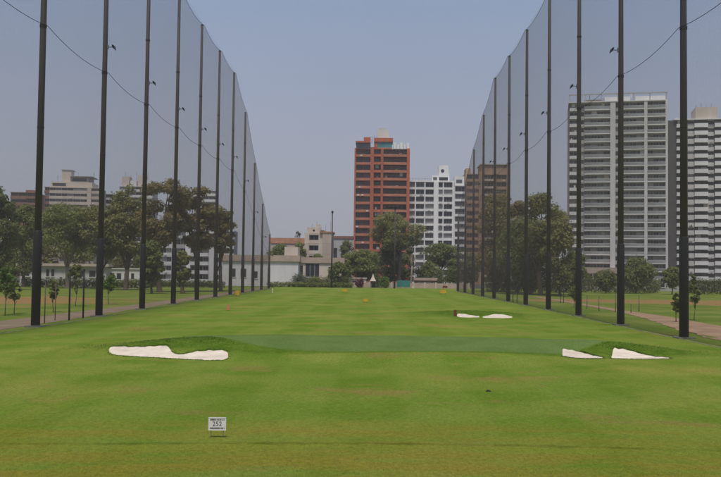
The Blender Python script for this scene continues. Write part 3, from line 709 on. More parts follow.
# --- left background blocks
cols = [(42, 47, 'win', dict(m=M_BRICK, n=1, sill=1.2)), (47, 70, 'win', dict(m=M_CREAM, n=4, mull=2, sill=1.25, head=.35)), (70, 84, 'win', dict(m=M_CREAM, n=2, mull=3, sill=1.25, head=.35)), (84, 88, 'solid', dict(m=M_CREAM, proud=.5)), (88, 95.5, 'win', dict(m=M_BEIGE, n=1, mull=3, sill=1.3))]
t, W, H, fh = tower('cream_block', 'cream apartment block with roof terraces and water tank rising over the umbrella trees', 'building', 42, 95.5, 187, 470, R(6), 20, cols, 3.0,
                    M_BEIGE, M_CREAM, M_GREYW, [G_DARK, G_MID, G_PALE], seed=21, clutter=10)
p = W / 53.5
pbox('terrace_wall', t, 5 * p, 46 * p, 2, 18, H + .003, H + 3.0, M_CREAM); pbox('terrace_wall', t, 24 * p, 42 * p, 2.5, 16, H + 3.003, H + 6.0, M_BEIGE)
pbox('tank_room', t, 15 * p, 24 * p, 4, 12, H + 3.003, H + 9.6, M_CREAM); pbox('tank_slab', t, 14.4 * p, 25 * p, 3.6, 12.4, H + 9.603, H + 10.0, M_GREYW)
pbox('terrace_roof', t, 24 * p, 46 * p, 1.2, 17, H + 6.003, H + 6.3, M_GREYW)
pbox('terrace_glass', t, 26 * p, 40 * p, 2.38, 2.497, H + 3.6, H + 5.2, G_DARK); pbox('terrace_glass', t, 7 * p, 20 * p, 1.88, 1.997, H + .8, H + 2.3, G_DARK)
for k in range(9): build('antenna', MB().tube([((5 + k * 5.1) * p, 6, H + 3), ((5 + k * 5.1) * p, 6, H + 4.5 + 2.2 * ((k * 7) % 3))], .08, 5), M_STEEL, t)
t, W, H, fh = tower('brick_block', 'dark brick apartment block beside the cream block', 'building', 8, 34, 192, 430, R(8), 16,
      [(8, 15, 'win', dict(m=M_BRICK, n=1, sill=1.4)), (15, 24, 'win', dict(m=M_BRICK, n=2, sill=1.4)), (24, 34, 'balc', dict(pm=M_BRICK, n=2, m=M_BRICK))], 3.1, M_BRICK, M_BRICK, M_DKGREY, [G_DARK, G_BROWN], seed=22)
pbox('roof_room', t, 6.5, 11.5, 3, 10, H + .003, H + 1.4, M_BRICK)
t, W, H, fh = tower('grey_block', 'blue grey office block with dark window bands beside the cream block', 'building', 91, 119, 194, 500, R(4), 16,
      [(91, 100, 'win', dict(m=M_GREYW, n=2, mull=2, sill=1.3)), (100, 110, 'balc', dict(pm=M_GREYW, n=2, m=M_DKGREY)), (110, 119, 'win', dict(m=M_GREYW, n=2, mull=2, sill=1.3))], 3.2, M_DKGREY, M_GREYW, M_DKGREY, [G_DARK, G_MID], seed=23)
t, W, H, fh = tower('terrace_block', 'pale apartment block with cluttered roof rooms above the olive tree', 'building', 117, 150, 186, 480, R(4), 18,
      [(117, 127, 'win', dict(m=M_WHITE2, n=2, sill=1.2)), (127, 139, 'balc', dict(pm=M_WHITE2, n=2, m=M_GREYW)), (139, 150, 'win', dict(m=M_WHITE2, n=2, sill=1.2))], 3.0, M_GREYW, M_WHITE2, M_GREYW, [G_DARK, G_MID, G_PALE], seed=24)
for a, b, h in ((1, 5, 5.4), (5.6, 9, 3.2), (9.6, 13.5, 6.4), (14, 17, 3.6)): pbox('roof_room', t, a, b, 2, 10, H + .003, H + h, M_CREAM if h > 5 else M_WHITE2)
for k in range(5): build('antenna', MB().tube([(2 + k * 3.1, 6, H + 3), (2 + k * 3.1, 6, H + 8.5 - (k % 2) * 1.5)], .09, 5), M_STEEL, t)
t, W, H, fh = tower('white_low_block', 'white low rise flats with a tall stair tower behind the brownish tree trunks', 'building', 160, 233, 230, 330, R(3), 14,
      [(160, 171, 'win', dict(m=M_WHITE2, n=2, sill=1.1)), (171, 174, 'pier', dict(m=M_WHITE, proud=.5, up=0)), (174, 185, 'win', dict(m=M_GREYW, n=2, sill=1.1)), (185, 190, 'pier', dict(m=M_WHITE, proud=1.2, up=3.2)),
       (190, 208, 'balc', dict(pm=M_WHITE2, n=3, m=M_GREYW)), (208, 213, 'pier', dict(m=M_WHITE2, proud=.4)), (213, 233, 'win', dict(m=M_WHITE2, n=4, sill=1.1))], 3.1, M_GREYW, M_WHITE, M_GREYW, [G_DARK, G_MID, G_PALE], seed=25, clutter=10)
t, W, H, fh = tower('stepped_block', 'white stepped apartment block peeping above the spreading brownish tree', 'building', 192, 214, 190, 460, R(3), 14,
      [(192, 200, 'win', dict(m=M_WHITE2, n=2, sill=1.1)), (200, 214, 'balc', dict(pm=M_WHITE, n=2, m=M_WHITE2))], 3.1, M_WHITE2, M_WHITE, M_GREYW, [G_DARK, G_MID, G_PALE], seed=26)
t, W, H, fh = tower('distant_block', 'distant beige flats glimpsed below the umbrella tree crowns', 'building', 58, 92, 232, 360, R(5), 12,
      [(58, 70, 'win', dict(m=M_BEIGE, n=3, sill=1.0)), (70, 81, 'balc', dict(pm=M_CREAM, n=2, m=M_BEIGE)), (81, 92, 'win', dict(m=M_BEIGE, n=3, sill=1.0))], 3.0, M_BEIGE, M_CREAM, M_GREYW, [G_DARK, G_MID, G_PALE], seed=27)

# --- low houses
def low_house(name, label, pxa, pxb, topy, Y, depth, wallm, roofm, wins, fascia=.9, over=.5, rotz=0.0, doors=(), base=0.0, gl=None):
    x0, x1 = xat(pxa, Y), xat(pxb, Y); H = zat((pxa + pxb) / 2, topy, Y); W = x1 - x0
    t = thing(name, label, 'building', (x0, Y, 0), rotz)
    pbox('wall', t, 0, W, 0, depth, -.3, H - fascia, wallm)
    pbox('roof', t, -over, W + over, -over, depth + over, H - fascia + .003, H, roofm)
    for (a, b, za, zb) in wins:
        w = (b - a) * W; o = put('window', window_mesh(w, (zb - za) * (H - fascia), max(1, int(w / 1.3)), gl or G_DARK, M_WHITE2), t, (a * W, -.06, za * (H - fascia)))
        pbox('sill', o, -.1, w + .1, -.12, .05, -.12, -.003, M_WHITE2)
    for (a, b, zb) in doors: pbox('door', t, a * W, b * W, -.05, .02, 0, zb, M_DKGREY)
    return t, W, H
low_house('clubhouse', 'long low white clubhouse with flat overhanging roof across the field with the young trees', 20, 106, 263.5, 236, 14, M_WHITE2, M_CREAM,
          [(.06, .11, .45, .8), (.30, .34, .45, .85), (.36, .40, .45, .85), (.55, .62, .45, .8), (.68, .74, .45, .8), (.80, .88, .45, .8)], fascia=.7, over=.9, doors=((.46, .49, 2.3),))
low_house('white_annex', 'low white annex with a row of dark windows at the end of the clubhouse', 107, 141, 268, 238, 12, M_WHITE, M_WHITE2,
          [(.08, .22, .4, .78), (.28, .42, .4, .78), (.50, .62, .4, .78), (.70, .80, .4, .78)], fascia=.35, over=.3)
t, W, H = low_house('white_hall', 'windowless white hall with a pink beige fascia at the end of the net', 222, 298, 255, 268, 16, M_HALL, M_PINK,
          [(.10, .18, .35, .7), (.24, .32, .35, .7), (.42, .47, .3, .6)], fascia=1.9, over=.5)
pbox('upper_wall', t, W * .80, W * .98, 4, 12, H + .003, H + 2.7, M_CREAM)
low_house('tiled_pavilion', 'low pavilion with pink roof fascia and dark veranda opening beside the white hall', 299, 343, 257.5, 272, 12, M_CREAM, M_PINK,
          [(.14, .46, .40, .97), (.02, .09, .15, .9), (.66, .74, .4, .85)], fascia=1.7, over=.4)
t, W, H, fh = tower('arched_house', 'cream house with a stair tower of dark openings behind the pink roofed pavilion', 'building', 304, 332, 233, 300, 0, 12,
      [(304, 308.5, 'solid', dict(m=M_CREAM, proud=.2)), (308.5, 318, 'win', dict(m=M_CREAM, n=1, mull=2, sill=1.1, head=.7, hm=M_BEIGE)), (318, 322, 'solid', dict(m=M_CREAM)), (322, 332, 'solid', dict(m=M_BEIGE, proud=.6))], 4.0, M_CREAM, M_CREAM, M_BEIGE, [G_DARK], nf=5, seed=31)
p = W / 28
pbox('stair_tower', t, 2 * p, 15 * p, .8, 6, H + .003, H + 1.9, M_CREAM)
build('tower_window', MB().tube([(9 * p, .76, H + .9), (9 * p, .798, H + .9)], .38, 12), G_DARK, t)
pbox('water_tank', t, 11 * p, 15 * p, 2, 4, H + 1.903, H + 3.1, M_YELLOW if False else M_CREAM)
pbox('roof_edge', t, 15 * p, 28 * p + .4, -.8, 11, H + .003, H + .5, M_TERRA)
for k in range(6): build('antenna', MB().tube([((2 + k * 4.6) * p, 5, H + .3), ((2 + k * 4.6) * p, 5, H + 2.4 + .9 * (k % 3))], .05, 5), M_STEEL, t)
pbox('awning', t, 16 * p, 27 * p, -1.6, -.61, H * .42, H * .42 + .18, M_TERRA); pbox('gate_opening', t, 19 * p, 24 * p, -.66, -.61, 0, H * .30, M_DKRED)
low_house('terracotta_house', 'long house with terracotta roof edge rising behind a row of shrubs', 270, 309, 238, 320, 10, M_BEIGE, M_TERRA,
          [(.10, .2, .5, .8), (.3, .4, .5, .8), (.5, .6, .5, .8)], fascia=2.0, over=.3)
low_house('rooftop_house', 'far pale house with a red roof line behind the cream stair tower', 322, 352, 236, 340, 10, M_GREYW, M_BRICK,
          [(.10, .25, .4, .8), (.35, .5, .4, .8), (.62, .8, .4, .8)], fascia=1.0, over=.3)
low_house('pink_wall_house', 'low pinkish brick building with a pale roof band at the far end of the range', 415, 441, 278, 276, 8, M_BRICK, M_PINK,
          [(.12, .3, .3, .75), (.42, .6, .3, .75), (.7, .86, .3, .75)], fascia=.8, over=.3)
low_house('cream_kiosk', 'small cream kiosk among shrubs at the far end of the range', 350, 366, 277.5, 276, 6, M_CREAM, M_BEIGE,
          [(.15, .45, .3, .8), (.58, .82, .3, .8)], fascia=.4, over=.3)
low_house('grey_shed', 'small grey shed with white eaves in front of the banded tower', 655, 688, 279.0, 265, 8, M_GREYW, M_WHITE2, [(.15, .3, .35, .75), (.5, .65, .35, .75)], fascia=.4, over=.3)
# teal windbreak: posts and a sheet
t = thing('teal_windbreak', 'teal sheet windbreak strung between posts at the far end', 'screen', (xat(397, 262), 262, 0))
wt = xat(410, 262) - xat(397, 262)
pbox('sheet', t, 0, wt, 0, .03, .3, 2.3, M_TEAL)
for k in range(4): build('post', MB().tube([(wt * k / 3, -.05, -.2), (wt * k / 3, -.05, 2.5)], .05, 6), M_STEEL, t)
# white tent with a pointed top
t = thing('pointed_tent', 'small white tent with pointed top beside far shrubs', 'tent', (xat(373, 263), 263, 0))
mb = MB(); s = .9
mb.v += [(-s, -s, 2.0), (s, -s, 2.0), (s, s, 2.0), (-s, s, 2.0), (-.4, -.4, 3.0), (.4, -.4, 3.0), (.4, .4, 3.0), (-.4, .4, 3.0), (0, 0, 4.3)]
for j in range(4): mb.face([j, (j + 1) % 4, 4 + (j + 1) % 4, 4 + j]); mb.face([4 + j, 4 + (j + 1) % 4, 8])
build('roof', mb, M_CREAM, t)
for a in (-s, s):
    for b_ in (-s, s): build('post', MB().tube([(a * .97, b_ * .97, -.1), (a * .97, b_ * .97, 2.0)], .05, 6), M_STEEL, t)
# boundary wall at the end of the range
t = thing('boundary_wall', 'low pinkish boundary wall with piers behind the end hedges', 'wall', (xat(262, 266), 266.5, 0))
wl_ = xat(470, 266) - xat(262, 266)
pbox('wall_run', t, 40 * .304, wl_, .1, .3, -.2, 1.5, M_PINK); 
for k in range(16): pbox('wall_pier', t, 12.2 + k * (wl_ - 12.6) / 15, 12.6 + k * (wl_ - 12.6) / 15, 0, .4, -.2, 1.8, M_CREAM)

# ------------------------------------------------------------------ trees
def leaf_cloud(name, blobs, n, size, mt, parent, rng, kind=None, flat=0.0):
    # blobs: (x, y, z, rx, ry, rz); leaves on and in the blobs
    w = np.array([b[3] * b[4] + b[4] * b[5] for b in blobs]); w = w / w.sum()
    idx = rng.choice(len(blobs), n, p=w); B = np.array(blobs)[idx]
    d = rng.normal(size=(n, 3)); d /= np.linalg.norm(d, axis=1)[:, None]
    rad = rng.uniform(0.45, 1.0, n) ** 0.5 * rng.normal(1, .17, n)
    c = B[:, :3] + d * B[:, 3:] * rad[:, None]
    nrm = d * 1.0 + rng.normal(size=(n, 3)) * 0.6 + np.array([0, 0, .75 + flat]); nrm /= np.linalg.norm(nrm, axis=1)[:, None]
    ref = rng.normal(size=(n, 3)); a = np.cross(nrm, ref); a /= np.linalg.norm(a, axis=1)[:, None]; b = np.cross(nrm, a)
    s = size * rng.uniform(.6, 1.35, n)[:, None]; e = rng.uniform(.45, .8, n)[:, None]
    bend = nrm * s * 0.18
    V = np.stack([c - a * s, c - b * s * e + bend, c + a * s, c + b * s * e + bend], 1).reshape(-1, 3)
    F = np.arange(n * 4).reshape(n, 4)
    me = bpy.data.meshes.new(name); me.vertices.add(n * 4); me.vertices.foreach_set('co', V.astype(np.float32).ravel())
    me.loops.add(n * 4); me.loops.foreach_set('vertex_index', F.astype(np.int32).ravel())
    me.polygons.add(n); me.polygons.foreach_set('loop_start', (np.arange(n) * 4).astype(np.int32)); me.polygons.foreach_set('loop_total', np.full(n, 4, np.int32))
    me.materials.append(mt); me.update(calc_edges=True); me.validate()
    o = put(name, me, parent)
    if kind: o['kind'] = kind
    return o
def tree(name, label, px, Y, topy, wpx, mt, seed, crown_bot=0.45, style='round', nleaf=5200, size=.34, trunk=M_TRUNK, group=None, tr=None, forks=6, lobes=44, depthk=0.9, boty=None):
    rng = np.random.default_rng(seed); x = xat(px, Y); H = zat(px, topy, Y); Wd = wpx * Y / FPX
    z0 = float(hgt(x, Y)); t = thing(name, label, 'tree', (x, Y, z0), 0, group)
    zb = H * crown_bot; hw = Wd / 2; cz = (H + zb) / 2; hz = (H - zb) / 2
    blobs = []
    for i in range(lobes):
        a = rng.uniform(0, 2 * math.pi); q = math.sqrt(rng.uniform(0.02, 1)); zz = rng.uniform(-1, 1)
        if style == 'umbrella': rmax = (0.55 + 0.45 * math.cos(max(-.9, zz) * 1.2)) * (1.0 if zz > -.6 else .75)
        else: rmax = math.sqrt(max(.12, 1 - zz * zz * .92))
        s = rng.uniform(.17, .34) * (1.1 if style == 'round' else 1)
        if style == 'young': s *= .8; rmax = .55 + .45 * math.cos(zz * 1.5) * rng.uniform(.6, 1.25)
        rx = hw * s * 1.15; rz = min(hz * .55, hw * s * (.62 if style == 'umbrella' else .85))
        px_, py_ = math.cos(a) * q * (hw * rmax - rx * .7), math.sin(a) * q * (hw * rmax - rx * .7) * depthk
        pz = cz + zz * (hz - rz * .75)
        blobs.append((px_, py_, pz, rx, rx * .95, rz))
    leaf_cloud('crown', blobs, int(nleaf * 1.6), size * .85, mt, t, rng)
    r = tr or max(.14, H * .022); mb = MB(); lean = rng.uniform(-.05, .05, 2) * H
    fz = zb * rng.uniform(.55, .8) + .3
    mb.tube([(0, 0, -.4), (lean[0] * .05, lean[1] * .05, .35), (lean[0] * .3, lean[1] * .3, fz * .5), (lean[0] * .6, lean[1] * .6, fz)], [r * 1.55, r * 1.1, r * .95, r * .85], 9)
    tk = build('trunk', mb, trunk, t, smooth=True)
    for i in range(forks):
        b = blobs[rng.integers(len(blobs))]; s = Vector((lean[0] * .6, lean[1] * .6, fz * rng.uniform(.82, .99))); e_ = Vector(b[:3])
        mid = s.lerp(e_, .5) + Vector((rng.uniform(-.1, .1) * hw, rng.uniform(-.1, .1) * hw, hz * rng.uniform(-.1, .25)))
        build('limb', MB().tube([s, s.lerp(mid, .5), mid, e_], [r * .62, r * .5, r * .36, r * .10], 7), trunk, tk, smooth=True)
    return t
GL, GR, GC = 'trees on the clubhouse side', 'trees on the orange path side', 'trees behind the far end'
T = tree
T('dark_tree', 'dense dark green tree in front of the brick block', -4, 190, 183, 46, L_DARK, 1, .12, group=GL, nleaf=7000)
T('broad_tree', 'mid green bushy tree between the dark tree and the umbrella trees', 24, 222, 203, 44, L_MID, 2, .15, group=GL)
T('umbrella_tree', 'wide umbrella shaped green tree below the cream block', 68, 214, 198, 72, L_MID, 3, .40, 'umbrella', group=GL, nleaf=7000, trunk=M_TRUNKP)
T('broad_tree', 'low green tree below the grey block', 101, 208, 204, 50, L_OLIVE, 4, .32, 'umbrella', group=GL)
T('olive_tree', 'tall olive brown tree below the cluttered roof rooms', 126, 205, 184, 48, L_OLIVE, 5, .28, group=GL, nleaf=6500)
T('brown_tree', 'big brownish umbrella tree with forked trunk next to the olive brown tree', 160, 188, 176, 64, L_BROWN, 6, .40, 'umbrella', group=GL, nleaf=9000, lobes=34, forks=8, size=.32)
T('brown_tree', 'spreading brownish tree in front of the white low rise flats', 197, 196, 186, 54, L_BROWN, 7, .42, 'umbrella', group=GL, nleaf=7500, lobes=30, forks=7)
T('brown_tree', 'small brownish crown overhanging the white low rise flats', 221, 206, 210, 34, L_BROWN, 8, .44, 'umbrella', group=GL, nleaf=3600)
T('leafy_tree', 'low bright green tree in front of the brownish forked tree', 152, 176, 240, 28, L_MID, 9, .18, group=GL, nleaf=4200)
T('leafy_tree', 'narrow low green tree with thick trunk by the white flats', 183, 180, 250, 20, L_OLIVE, 10, .25, group=GL, nleaf=3000, trunk=M_TRUNK, tr=.42)
for k, (px, Y, topy, w, lb) in enumerate([(6, 88, 264, 24, 'young staked tree with full bright crown by the dusty path'), (15, 92, 277, 14, 'young thin tree beside the fuller bright young tree'),
                                          (54, 96, 277, 12, 'young thin tree behind the black posts by the path'), (76, 112, 262, 17, 'slim young tree with a high loose crown before the clubhouse'),
                                          (109, 120, 272, 18, 'young round green tree before the white annex hedge')]):
    T('young_tree', lb, px, Y, topy, w, L_BRIGHT if k in (0, 4) else L_MID, 40 + k, .40, nleaf=420, size=.20, tr=.045, forks=7, lobes=26, style='young', group='young trees along the dusty path')
# right side
T('dense_tree', 'dense brownish tree close to the foot of the brown tower', 495, 238, 189, 58, L_BROWN, 11, .08, group=GR, nleaf=9000)
T('dense_tree', 'tall green tree with an airy top beside the balcony tower', 541, 204, 190, 56, L_OLIVE, 12, .32, group=GR, nleaf=7000, lobes=30)
T('dense_tree', 'dark bushy green tree filling the gap below the airy topped tree', 530, 214, 216, 84, L_DARK, 13, .06, group=GR, nleaf=10000)
T('dense_tree', 'rounded green tree against the brown flank of the balcony tower', 560, 196, 220, 40, L_OLIVE, 14, .10, group=GR, nleaf=6000)
T('leafy_tree', 'low green tree in front of the pink beige pavilion', 574, 214, 250, 28, L_MID, 15, .15, group=GR, nleaf=3500)
T('leafy_tree', 'bright spreading tree below the balconies between pavilion and grey shed', 636, 240, 257, 42, L_MID, 16, .15, group=GR, nleaf=5200)
T('leafy_tree', 'small green tree between the pavilion and the spreading tree', 606, 236, 268, 26, L_MID, 17, .1, group=GR, nleaf=2600)
T('leafy_tree', 'loose green tree beside the grey shed', 672, 232, 266, 22, L_MID, 18, .25, group=GR, nleaf=2600)
for k, (px, Y, topy, w, lb) in enumerate([(676, 92, 291, 10, 'slim young tree low beside the orange path, the smaller of two'), (694, 96, 273, 15, 'slim young tree with loose crown beside the orange path, the taller of two'), (574, 130, 285, 12, 'young tree near the low tree by the pavilion')]):
    T('young_tree', lb, px, Y, topy, w, L_MID, 50 + k, .38, nleaf=380, size=.20, tr=.045, forks=7, lobes=26, style='young', group='young trees by the orange path')
T('dense_tree', 'brownish green tree between the dense brownish tree and the airy topped one', 517, 228, 200, 48, L_BROWN, 81, .15, group=GR, nleaf=7000)
for k, (px, Y, topy, w, mt_, lb) in enumerate([(6, 240, 232, 46, L_MID, 'low dark tree filling the ground below the brick block'), (44, 248, 226, 50, L_OLIVE, 'low bushy tree behind the umbrella tree trunk'),
        (84, 246, 226, 48, L_MID, 'bushy green tree behind the clubhouse roof and pale trunk'), (120, 244, 229, 46, L_OLIVE, 'bushy olive tree behind the white annex'), (146, 242, 236, 30, L_MID, 'bushy tree at the end of the white annex')]):
    T('background_tree', lb, px, Y, topy, w, mt_, 90 + k, .05, group=GL, nleaf=5200)
# far end
T('spreading_tree', 'wide pale olive umbrella tree in front of the orange tower', 399, 292, 213, 62, L_OLIVE, 20, .48, 'umbrella', group=GC, nleaf=8500, lobes=36, size=.36, forks=8)
T('dark_undertree', 'dark green tree under the wide umbrella crown', 390, 300, 240, 34, L_DARK, 21, .1, group=GC, nleaf=4000)
T('round_tree', 'mid green tree between the two masts at the end of the range', 363, 282, 249, 42, L_MID, 22, .25, 'umbrella', group=GC, nleaf=5500)
T('spreading_tree', 'dark flat crowned tree across the white tower base', 440, 312, 243, 46, L_DARK, 23, .45, 'umbrella', group=GC, nleaf=4500)
T('dark_undertree', 'dark shaded tree at the orange tower foot beside the red roofed house', 347, 330, 238, 18, L_DARK, 24, .2, group=GC, nleaf=1800)
T('slim_tree', 'pale leaning tree trunk with sparse leaves before the white tower', 411, 284, 236, 14, L_PALE, 25, .6, group=GC, nleaf=700, trunk=M_TRUNKP, tr=.28, lobes=8)
T('round_tree', 'green tree crown over the roof of the white hall', 279, 296, 243, 24, L_MID, 26, .4, group=GC, nleaf=3000)
T('round_tree', 'green tree crown beside the cream stair tower', 299, 292, 243, 18, L_MID, 27, .4, group=GC, nleaf=2400)
T('round_tree', 'bushy bright tree at the foot of the thin dark mast', 338, 262, 262, 20, L_MID, 28, .1, group=GC, nleaf=2600)
T('dark_undertree', 'dark green trees mass behind the net end near the brown tower', 470, 300, 252, 26, L_DARK, 29, .1, group=GC, nleaf=3000)
T('distant_tree', 'small far dark tree on the skyline behind the terracotta house', 297, 400, 231, 9, L_DARK, 30, .55, group=GC, nleaf=700)
T('distant_tree', 'far umbrella crown on the skyline behind the cream stair tower', 322, 420, 229, 9, L_BROWN, 33, .6, 'umbrella', group=GC, nleaf=700)

for k, (px, Y, topy, w, mt_, lb) in enumerate([(371, 318, 250, 40, L_DARK, 'dark tree hiding the foot of the orange tower'), (404, 316, 252, 30, L_DARK, 'dark tree between the orange and white tower feet'),
        (288, 285, 250, 22, L_OLIVE, 'loose olive tree over the fascia of the white hall'), (317, 284, 253, 16, L_MID, 'small tree in front of the cream stair tower'), (345, 276, 259, 16, L_MID, 'small green tree behind the thin plain mast'),
        (428, 300, 262, 30, L_MID, 'low green tree at the white tower foot beside the leaning trunk'), (455, 300, 258, 24, L_DARK, 'low dark tree at the end of the white tower wing')]):
    T('far_tree', lb, px, Y, topy, w, mt_, 120 + k, .15, group=GC, nleaf=2600)
# hedges and shrubs
def shrub(name, label, px, Y, topy, wpx, mt, seed, n=1600, size=.2, group=None, cat='shrub', dk=.9):
    rng = np.random.default_rng(seed); x = xat(px, Y); H = max(.5, zat(px, topy, Y)); hw = wpx * Y / FPX / 2; z0 = float(hgt(x, Y))
    t = thing(name, label, cat, (x, Y, z0), 0, group); blobs = []
    for i in range(9):
        a = rng.uniform(0, 6.28); q = rng.uniform(.1, .62); s = rng.uniform(.35, .5)
        blobs.append((math.cos(a) * q * hw, math.sin(a) * q * hw * dk, H * rng.uniform(.3, .62), hw * s, hw * s * dk, H * .36))
    leaf_cloud('foliage', blobs, n, size, mt, t, rng)
    mb = MB()
    for i in range(4): b = blobs[i]; mb.tube([(0, 0, -.2), (b[0] * .5, b[1] * .5, H * .25), (b[0], b[1], b[2])], [.07, .05, .02], 5)
    build('stems', mb, M_TRUNK, t); return t
def hedge(name, label, pxa, pxb, Y, topy, mt, seed, n=3000, size=.16, depth=1.4, group=None):
    rng = np.random.default_rng(seed); x0, x1 = xat(pxa, Y), xat(pxb, Y); H = max(.5, zat((pxa + pxb) / 2, topy, Y)); z0 = float(hgt((x0 + x1) / 2, Y))
    t = thing(name, label, 'hedge', (x0, Y, z0), 0, group); L = x1 - x0; k = max(4, int(L / 1.2)); blobs = []
    for i in range(k):
        for r_ in range(2): blobs.append((L * (i + .5) / k + rng.uniform(-.2, .2), rng.uniform(-.2, .2) * depth, H * (.33 if r_ else .62) + rng.uniform(-.06, .06) * H, L / k * .8, depth / 2, H * .36))
    leaf_cloud('foliage', blobs, n, size, mt, t, rng)
    mb = MB()
    for i in range(0, k, 2): mb.tube([(L * (i + .5) / k, 0, -.2), (L * (i + .5) / k, 0, H * .6)], [.06, .03], 5)
    build('stems', mb, M_TRUNK, t); return t
hedge('clipped_hedge', 'long clipped dark hedge below the white hall and pavilion', 268, 352, 257, 281.8, L_MID, 60, 7000)
hedge('clipped_hedge', 'upper clipped hedge step behind the long end hedge', 303, 352, 261, 275.5, L_DARK, 61, 5500)
shrub('round_shrub', 'rounded pale green clipped shrub at the corner of the white hall', 299, 260, 271.5, 20, L_PALE, 62, 2600, .15)
shrub('round_shrub', 'dark green shrub beside the rounded pale shrub', 316, 259, 275, 14, L_MID, 63)
shrub('round_shrub', 'bright green bush by the far end kiosk', 385, 260, 274, 14, L_BRIGHT, 64)
shrub('round_shrub', 'flowering reddish bush near the cream kiosk', 360, 261, 277, 10, L_PURPLE, 65, 900)
shrub('round_shrub', 'dark bush between the tent and the bright bush', 376, 266, 272, 10, L_DARK, 66, 900)
hedge('wild_hedge', 'dark bushy hedge before the white tower foot', 438, 462, 268, 268, L_DARK, 67, 3000, .2)
hedge('clipped_hedge', 'dark hedge in front of the clubhouse', 22, 104, 228, 277, L_DARK, 68, 6000, .18)
hedge('clipped_hedge', 'green hedge in front of the white annex', 108, 150, 226, 277.5, L_MID, 69, 4000, .18)
hedge('clipped_hedge', 'clipped dark hedge under the banded tower', 690, 742, 240, 276.5, L_DARK, 70, 6000, .18, 2.0)
hedge('wild_hedge', 'mixed green hedge below the pink beige pavilion', 580, 622, 246, 272.5, L_MID, 71, 4500, .2, 2.2)
hedge('wild_hedge', 'loose green hedge below the bright spreading tree', 622, 660, 250, 276, L_MID, 72, 3500, .2, 2.0)
hedge('wild_hedge', 'dark hedge at the foot of the dense trees opposite the clubhouse', 486, 575, 236, 276, L_DARK, 73, 7000, .22, 2.0)
hedge('wild_hedge', 'low hedge between the brownish tree trunks and the white hall', 150, 224, 246, 279, L_DARK, 74, 5000, .2, 2.0)

# ------------------------------------------------------------------ masts, posts, markers, sign
def mast(px, Y, topy, r, label, head):
    x = xat(px, Y); H = zat(px, topy, Y); t = thing('light_mast', label, 'mast', (x, Y, float(hgt(x, Y))))
    build('mast_shaft', MB().tube([(0, 0, -.4), (0, 0, H * .5), (0, 0, H)], [r, r * .85, r * .7], 10), M_POLE, t, smooth=True)
    if head:
        build('head_frame', MB().box(-3.0, 3.0, -.25, .25, H - .1, H + .15), M_SLEEVE, t)
        for k in range(5): build('lamp', MB().box(-2.7 + k * 1.2, -2.0 + k * 1.2, -.55, -.1, H + .15, H + .75).box(-2.5 + k * 1.2, -2.2 + k * 1.2, -.1, .1, H + .12, H + .5), M_BLACK, t)
    else:
        build('mast_head', MB().tube([(0, 0, H), (0, 0, H + .5), (0, 0, H + .6)], [r * 1.3, r * 1.4, r * .8], 10), M_SLEEVE, t)
mast(331.5, 255, 213, .24, 'thin plain dark mast rising from the end hedge', False)
mast(394.5, 256, 208, .26, 'dark floodlight mast with crossbar before the umbrella tree', True)
def post(px, basey, topy, r, label, group, mt=M_BLACK):
    # the ground outside the nets is 0.25 m lower than the range
    d = ray(px, basey); tt = (CAMZ + .25) / -d.z; Y = d.y * tt; x = d.x * tt; H = zat(px, topy, Y) + .25
    t = thing('path_post', label, 'post', (x, Y, float(hgt(x, Y))), 0, group)
    build('post_shaft', MB().tube([(0, 0, -.3), (0, 0, H)], [r, r * .95], 8), mt, t, smooth=True)
    build('post_cap', MB().tube([(0, 0, H), (0, 0, H + .04), (0, 0, H + .1)], [r * 1.3, r * 1.3, r * .5], 8), mt, t)
post(69, 322, 272, .085, 'thick black post of a pair beside the dusty path', 'black post pair by the dusty path')
post(83, 320, 272, .085, 'thick black post of a pair beside the dusty path', 'black post pair by the dusty path')
post(44.5, 323.5, 281, .045, 'thin dark stake at the dusty path, the one farther from the black posts', None, M_STAKE)
post(55, 320.5, 283, .045, 'thin brown stake at the dusty path, the one nearer the black posts', None, M_STAKE)
for px, b, tp in ((513, 304, 280), (517, 304.5, 280)): post(px, b, tp, .06, 'thin dark post of a close pair near the far bunker', 'close post pair near the far bunker')
for px, b, tp in ((560.5, 303, 285), (563.5, 303, 285)): post(px, b, tp, .06, 'thin dark post of a short pair before the rounded green tree', 'short post pair before the rounded tree')
for px, b, tp, lb in ((599, 311, 297, 'thin stake before the pavilion hedge, farther from the orange path'), (615.5, 312, 293, 'thin stake before the pavilion hedge, nearer the orange path'),
                      (631, 313, 305, 'stubby post where the orange path begins'), (639, 311, 296, 'thin dark post above the start of the orange path'), (587, 309, 296, 'thin stake before the low green tree')):
    post(px, b, tp, .055, lb, None, M_STAKE)

def marker(px, py, wpx, hpx, label, mt, shape):
    p = ground(px, py); s = p.y / FPX; w, h = wpx * s, hpx * s
    t = thing('range_marker', label, 'marker', p)
    if shape == 'box':       # small yellow target box on two feet
        build('panel', MB().prism([(-w / 2, h * .3), (w / 2, h * .3), (w * .42, h), (-w * .42, h)], -w * .28, w * .28), mt, t)
        for sx in (-1, 1): build('foot', MB().box(sx * w * .36 - .05, sx * w * .36 + .05, -w * .2, w * .2, -.05, h * .3), M_ORANGEP, t)
    elif shape == 'board':   # leaning board with a back prop
        build('panel', MB().prism([(-w / 2, .05), (w / 2, .05), (w * .4, h), (-w * .4, h)], -.03, .03), mt, t)
        build('prop', MB().tube([(0, .03, h * .8), (0, h * .5, -.02)], .03, 5), M_PEG, t)
    else:
        build('peg', MB().tube([(0, 0, -.1), (0, 0, h * .9), (0, 0, h)], [w / 2, w / 2.2, w / 5], 8), mt, t)
marker(237.5, 297, 4.2, 6.5, 'yellow range marker box close to the white hall net', M_YELLOW, 'box')
